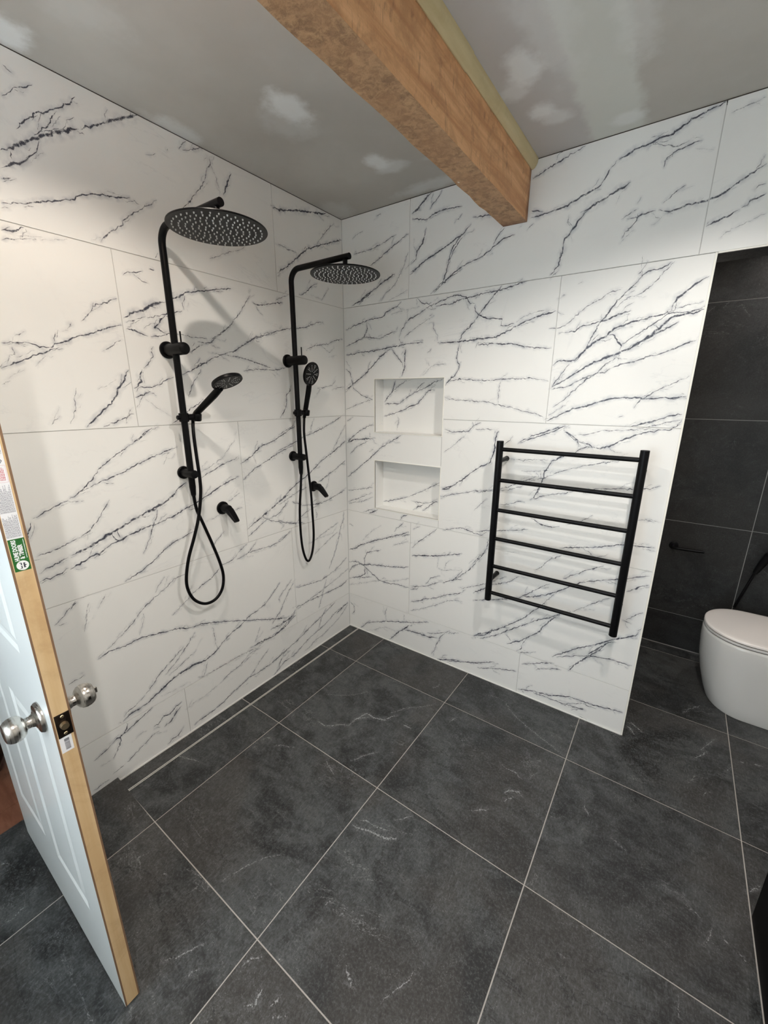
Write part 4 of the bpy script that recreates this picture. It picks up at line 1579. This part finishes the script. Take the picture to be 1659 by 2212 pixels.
skin(DY0, -1)
skin(DY1, 1)
KX, KZ = .668, .893
for yf, s in ((DY0, -1), (DY1, 1)):
    b = BM()
    lathe(b, (KX, yf + s * .0003, KZ), (0, s, 0), [(0, .0335), (.004, .0335), (.0085, .030), (.0100, .022), (.013, .0145), (.019, .0120), (.026, .0120), (.028, .0165), (.030, .0200),
                                         (.035, .0245), (.043, .0268), (.051, .0260), (.057, .0232), (.0612, .0190), (.0622, .0150), (.0615, 0)], 48)
    kn = obj('door_knob', b, NICKEL, door, True, 40)
    b = BM()
    if s > 0:
        box(b, KX - .0025, KX + .0025, yf + .0605, yf + .0700, KZ - .0065, KZ + .0065, .001)
        obj('turn_button', b, NICKEL, kn)
    else:
        lathe(b, (KX, yf - .0613, KZ), (0, -1, 0), [(0, .0035), (.0012, .003)], 16)
        obj('emergency_slot', b, LATCHM, kn)
b = BM(); box(b, DX1 - .001, DX1 + .0012, -1.7823, -1.7566, .8685, .9228, .0004)
lp = obj('latch_plate', b, LATCHM, door)
b = BM()
for k in range(2):
    pass
tube(b, [(DX1 + .001, -1.7694, .896), (DX1 + .0095, -1.7694, .896)], [.0078, .0070], 20)
obj('latch_bolt', b, BRASS, lp)
for z in (.8755, .9158):
    b = BM(); lathe(b, (DX1 + .0012, -1.7694, z), (1, 0, 0), [(0, .0035), (.0009, .0026), (.0009, 0)], 14)
    obj('screw', b, BRASS, lp)

# stickers on the door edge
EX = DX1 + .0002


def flat(bm, y0, y1, z0, z1, h=.0):
    box(bm, EX + h, EX + h + .00012, y0, y1, z0, z1)


def edge_text(body, size, y_base, z_start, m, parent, width, h=.0004, bold=.0):
    """letters that run up the edge: reading direction +z, tops towards -y"""
    cu = bpy.data.curves.new('lettering', 'FONT')
    cu.body = body
    cu.size = size
    cu.offset = bold
    cu.resolution_u = 2
    o = bpy.data.objects.new('lettering', cu)
    COL.objects.link(o)
    dg = bpy.context.evaluated_depsgraph_get()
    me = bpy.data.meshes.new_from_object(o.evaluated_get(dg))
    COL.objects.unlink(o)
    bpy.data.objects.remove(o)
    bpy.data.curves.remove(cu)
    xs_ = [v.co.x for v in me.vertices]
    k = width / (max(xs_) - min(xs_))
    x0 = min(xs_)
    for v in me.vertices:
        x, y = (v.co.x - x0) * k, v.co.y
        v.co = Vector((EX + h, y_base - y, z_start + x)) - ORG[parent.name]
    me.name = 'lettering'
    me.flip_normals()
    return link('lettering', me, m, parent)


b = BM(); flat(b, -1.7826, -1.7594, 1.2395, 1.3006)
gs = obj('green_label', b, GREEN, door, False)
tag(gs, 'green sticker with white lettering and round emblem')
edge_text('HUME DOORS', .0088, -1.7728, 1.2595, WHITEINK, gs, .0395, bold=.0004)
edge_text('& TIMBER', .0088, -1.7650, 1.2615, WHITEINK, gs, .0280, bold=.0004)
b = BM()
z = 1.2625
while z < 1.297:
    q = random.uniform(.0008, .0022)
    flat(b, -1.7622, -1.7611, z, z + q, .0003)
    z += q + .0006
obj('fine_print', b, WHITEINK, gs, False)
b = BM(); lathe(b, (EX + .0003, -1.7702, 1.2498), (1, 0, 0), [(0, .0090), (.0001, .0090), (.0001, 0)], 32)
em = obj('emblem', b, WHITEINK, gs)
# two dark peaks with a pale band across
b = BM()
ey, ez = -1.7702, 1.2498
pk = [(-.0055, -.0062), (-.0022, -.0040), (-.0030, -.0012), (.0004, .0), (-.0030, .0012), (-.0022, .0040), (-.0055, .0062), (.0042, .0044), (.0030, .0014), (.0060, .0), (.0030, -.0014), (.0042, -.0044)]
b.faces.new([b.verts.new((EX + .0006, ey + p[0], ez + p[1])) for p in pk])
obj('emblem_mark', b, INK, gs, False)
b = BM(); box(b, EX + .0007, EX + .0008, ey - .0009, ey + .0011, ez - .0056, ez + .0056)
obj('emblem_band', b, WHITEINK, gs, False)

b = BM(); flat(b, -1.7832, -1.7600, 1.3008, 1.640)
ws = obj('care_label', b, PAPER, door, False)
tag(ws, 'white care label with small print')
b = BM()


def para(z0, z1, y0, y1, step):
    y = y0
    while y < y1:
        z = z0
        e = z1 - random.uniform(0, (z1 - z0) * .25)
        while z < e:
            q = random.uniform(.0012, .0045)
            flat(b, y, y + step * .5, z, min(z + q, e), .0002)
            z += q + .0009
        y += step


para(1.304, 1.345, -1.7822, -1.7612, .0014)
para(1.349, 1.398, -1.7822, -1.7612, .0014)
para(1.452, 1.462, -1.7822, -1.7612, .0014)
para(1.50, 1.60, -1.7822, -1.7612, .0016)
obj('small_print', b, GREYINK, ws, False)
b = BM()
for q in [(-1.7826, -1.7609, 1.4025, 1.4032), (-1.7826, -1.7609, 1.4318, 1.4325), (-1.7615, -1.7609, 1.4025, 1.4325)]:
    flat(b, *q, .0002)
obj('warning_frame', b, PINK, ws, False)
b = BM(); para(1.406, 1.429, -1.7805, -1.7635, .0019)
obj('warning_print', b, REDINK, ws, False)
b = BM()
for pts in [[(-1.781, 1.436), (-1.7665, 1.436), (-1.764, 1.440), (-1.767, 1.4445), (-1.781, 1.4445)], [(-1.781, 1.447), (-1.772, 1.447), (-1.770, 1.450), (-1.781, 1.4525)]]:
    tube(b, [(EX + .0004, y, z) for y, z in pts], .0005, 4)
obj('pictogram', b, INK, ws, False)
b = BM(); flat(b, -1.7828, -1.7618, .8312, .8682)
bs = obj('barcode_label', b, PAPER, door, False)
tag(bs, 'small white barcode sticker')
b = BM()
z = .8365
while z < .8625:
    q = random.choice((.0006, .0009, .0014))
    flat(b, -1.7752, -1.7665, z, z + q, .0002)
    z += q + random.choice((.0006, .0010))
obj('barcode', b, INK, bs, False)

# ---------------------------------------------------------------- toilet
TY = .642
toilet = root('toilet', (2.2, TY, 0), 'white back-to-wall toilet with closed lid in the dark alcove', 'toilet')


def outline(nose, a, bq, back, n=28, shrink=0.0):
    """D shape: nose towards -x, straight sides to the back"""
    cx = nose + bq
    pts = [(back - shrink, TY - a + shrink)]
    for k in range(n + 1):
        t = -PI / 2 + PI * k / n
        ca, sa = math.cos(t), math.sin(t)
        pts.append((cx - (bq - shrink) * (abs(ca) ** .92), TY + (a - shrink) * math.copysign(abs(sa) ** .95, sa)))
    pts.append((back - shrink, TY + a - shrink))
    return pts


def loft(bm, secs):
    rings = [[bm.verts.new((x, y, z)) for x, y in pts] for z, pts in secs]
    m_ = len(rings[0])
    for A, B_ in zip(rings, rings[1:]):
        for k in range(m_):
            bm.faces.new((A[k], A[(k + 1) % m_], B_[(k + 1) % m_], B_[k]))
    bm.faces.new(rings[0][::-1]); bm.faces.new(rings[-1])
    return bm


b = BM()
loft(b, [(z, outline(nx, a, bq, 2.598)) for z, nx, a, bq in [(.001, 2.012, .196, .150), (.012, 2.006, .199, .155), (.06, 1.990, .201, .165), (.14, 1.968, .202, .178), (.23, 1.951, .2025, .188), (.32, 1.943, .2025, .194), (.372, 1.942, .202, .196), (.382, 1.944, .200, .195), (.386, 1.950, .194, .190)]])
obj('bowl', b, CHINA, toilet, True, 50)
b = BM()
loft(b, [(z, outline(1.942, .2, .196, 2.49, shrink=s)) for z, s in [(.3861, .016), (.3908, .016), (.3909, .0035), (.3922, .0015), (.4005, .0015), (.4018, .0035)]])
obj('seat', b, CHINA, toilet, True, 40)
b = BM()
loft(b, [(z, outline(1.942, .2, .196, 2.49, shrink=s)) for z, s in [(.4019, .016), (.4066, .016), (.4067, .0035), (.4078, .0015), (.4150, .0015), (.4185, .004), (.4205, .010), (.4225, .03)]])
obj('lid', b, LIDM, toilet, True, 45)
for z0, z1 in ((.38615, .39085), (.4019, .40665)):  # dark rings put the shade of the seat and lid gaps into colour
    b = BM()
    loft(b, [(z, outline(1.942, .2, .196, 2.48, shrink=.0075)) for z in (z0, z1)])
    obj('gap_shade_strip', b, SHADOWGAP, toilet, True, 40)
for y in (TY - .08, TY + .08):
    b = BM(); lathe(b, (2.515, y, .386), (0, 0, 1), [(0, .014), (.020, .014), (.022, .012)], 20)
    obj('hinge', b, STEEL, toilet)

# toilet roll holder and a slim black handle on the dark wall
hr = root('roll_holder', (1.757, 1.0102, .675), 'empty black toilet roll holder bar on the dark alcove wall', 'roll holder')
b = BM(); lathe(b, (1.757, 1.0100, .675), (0, -1, 0), [(0, .024), (.006, .024), (.008, .020)], 28)
obj('rosette', b, BLACK, hr)
b = BM(); tube(b, smooth_path([(1.757, 1.002, .675), (1.757, .970, .675), (1.762, .950, .676), (1.785, .944, .678), (1.85, .944, .680), (1.905, .944, .682)], 6), .0085, 14)
obj('bar', b, BLACK, hr)
sp = root('rod_fitting', (2.13, .98, .38), 'slim black rod-like fitting slanting on the dark wall behind the toilet', 'fitting')
b = BM(); tube(b, smooth_path([(2.098, .985, .372), (2.130, .988, .52), (2.150, .990, .610)], 6), [.007] * 12 + [.009], 12)
obj('rod', b, BLACK, sp)
b = BM(); tube(b, [(2.148, .988, .600), (2.166, .988, .655), (2.186, .980, .72)], [.012, .018, .020], 18)
obj('grip', b, BLACK, sp)

# ---------------------------------------------------------------- black cabinet at the right edge
cb = root('vanity_cabinet', (2.35, -1.1, 0), 'plain black vanity cabinet standing on the slate floor at the right edge', 'cabinet')
BLK2 = m_plain('black_cabinet_board', (.0015, .0015, .0018), .6, .1)
BLK2.node_tree.nodes['Principled BSDF'].inputs['Specular IOR Level'].default_value = .08
b = BM(); box(b, 2.116, 2.598, -1.66, -.574, .001, .820, .001)
obj('carcass', b, BLK2, cb)
for y0, y1 in ((-1.658, -1.118), (-1.114, -.574)):
    for z0, z1 in ((.0015, .405), (.411, .818)):
        b = BM(); box(b, 2.0970, 2.1155, y0, y1, z0, z1, .0012)
        d_ = obj('drawer_front', b, BLK2, cb)
b = BM(); box(b, 2.090, 2.598, -1.665, -.568, .8205, .845, .002)
obj('countertop', b, BLK2, cb)

# ---------------------------------------------------------------- hallway through the doorway
hf = BM(); box(hf, -1.6, -.111, -3.2, -.6, -.08, -.026)
hall = struct(obj('floor_hall', hf, SHADOWGAP, None, False), 'reddish timber boards of the hallway floor beyond the open door', 'floor')
pw = .118
k = 0
x = -.112
while x > -1.58:
    b = BM(); box(b, x - pw + .001, x, -3.19, -.61, -.0255, -.004, .001)
    obj('floorboard', b, HALLW, hall, False)
    x -= pw
    k += 1
b = BM(); box(b, -1.72, -1.6, -3.2, -.6, -.08, 2.466)
struct(obj('wall_hall', b, PAINT, None, False), 'plain far wall of the hallway', 'wall')
b = BM(); box(b, -1.6, -.1105, -.6, -.5, -.08, 2.466); box(b, -1.6, -.1105, -3.3, -3.2, -.08, 2.466)
struct(obj('wall_hall_end', b, PAINT, None, False), 'plain end walls of the hallway', 'wall')
pt = BM(); lathe(pt, (-.50, -1.888, -.0035), (0, 0, 1), [(0, .10), (.01, .12), (.10, .160), (.20, .175), (.30, .160), (.38, .12), (.40, .115), (.405, .125), (.395, .108), (.30, .14), (.02, .10), (.02, 0)], 40)
tag(obj('floor_pot', pt, POT, None, True, 40), 'dark brown rounded pot on the hallway floor beyond the door', 'pot')
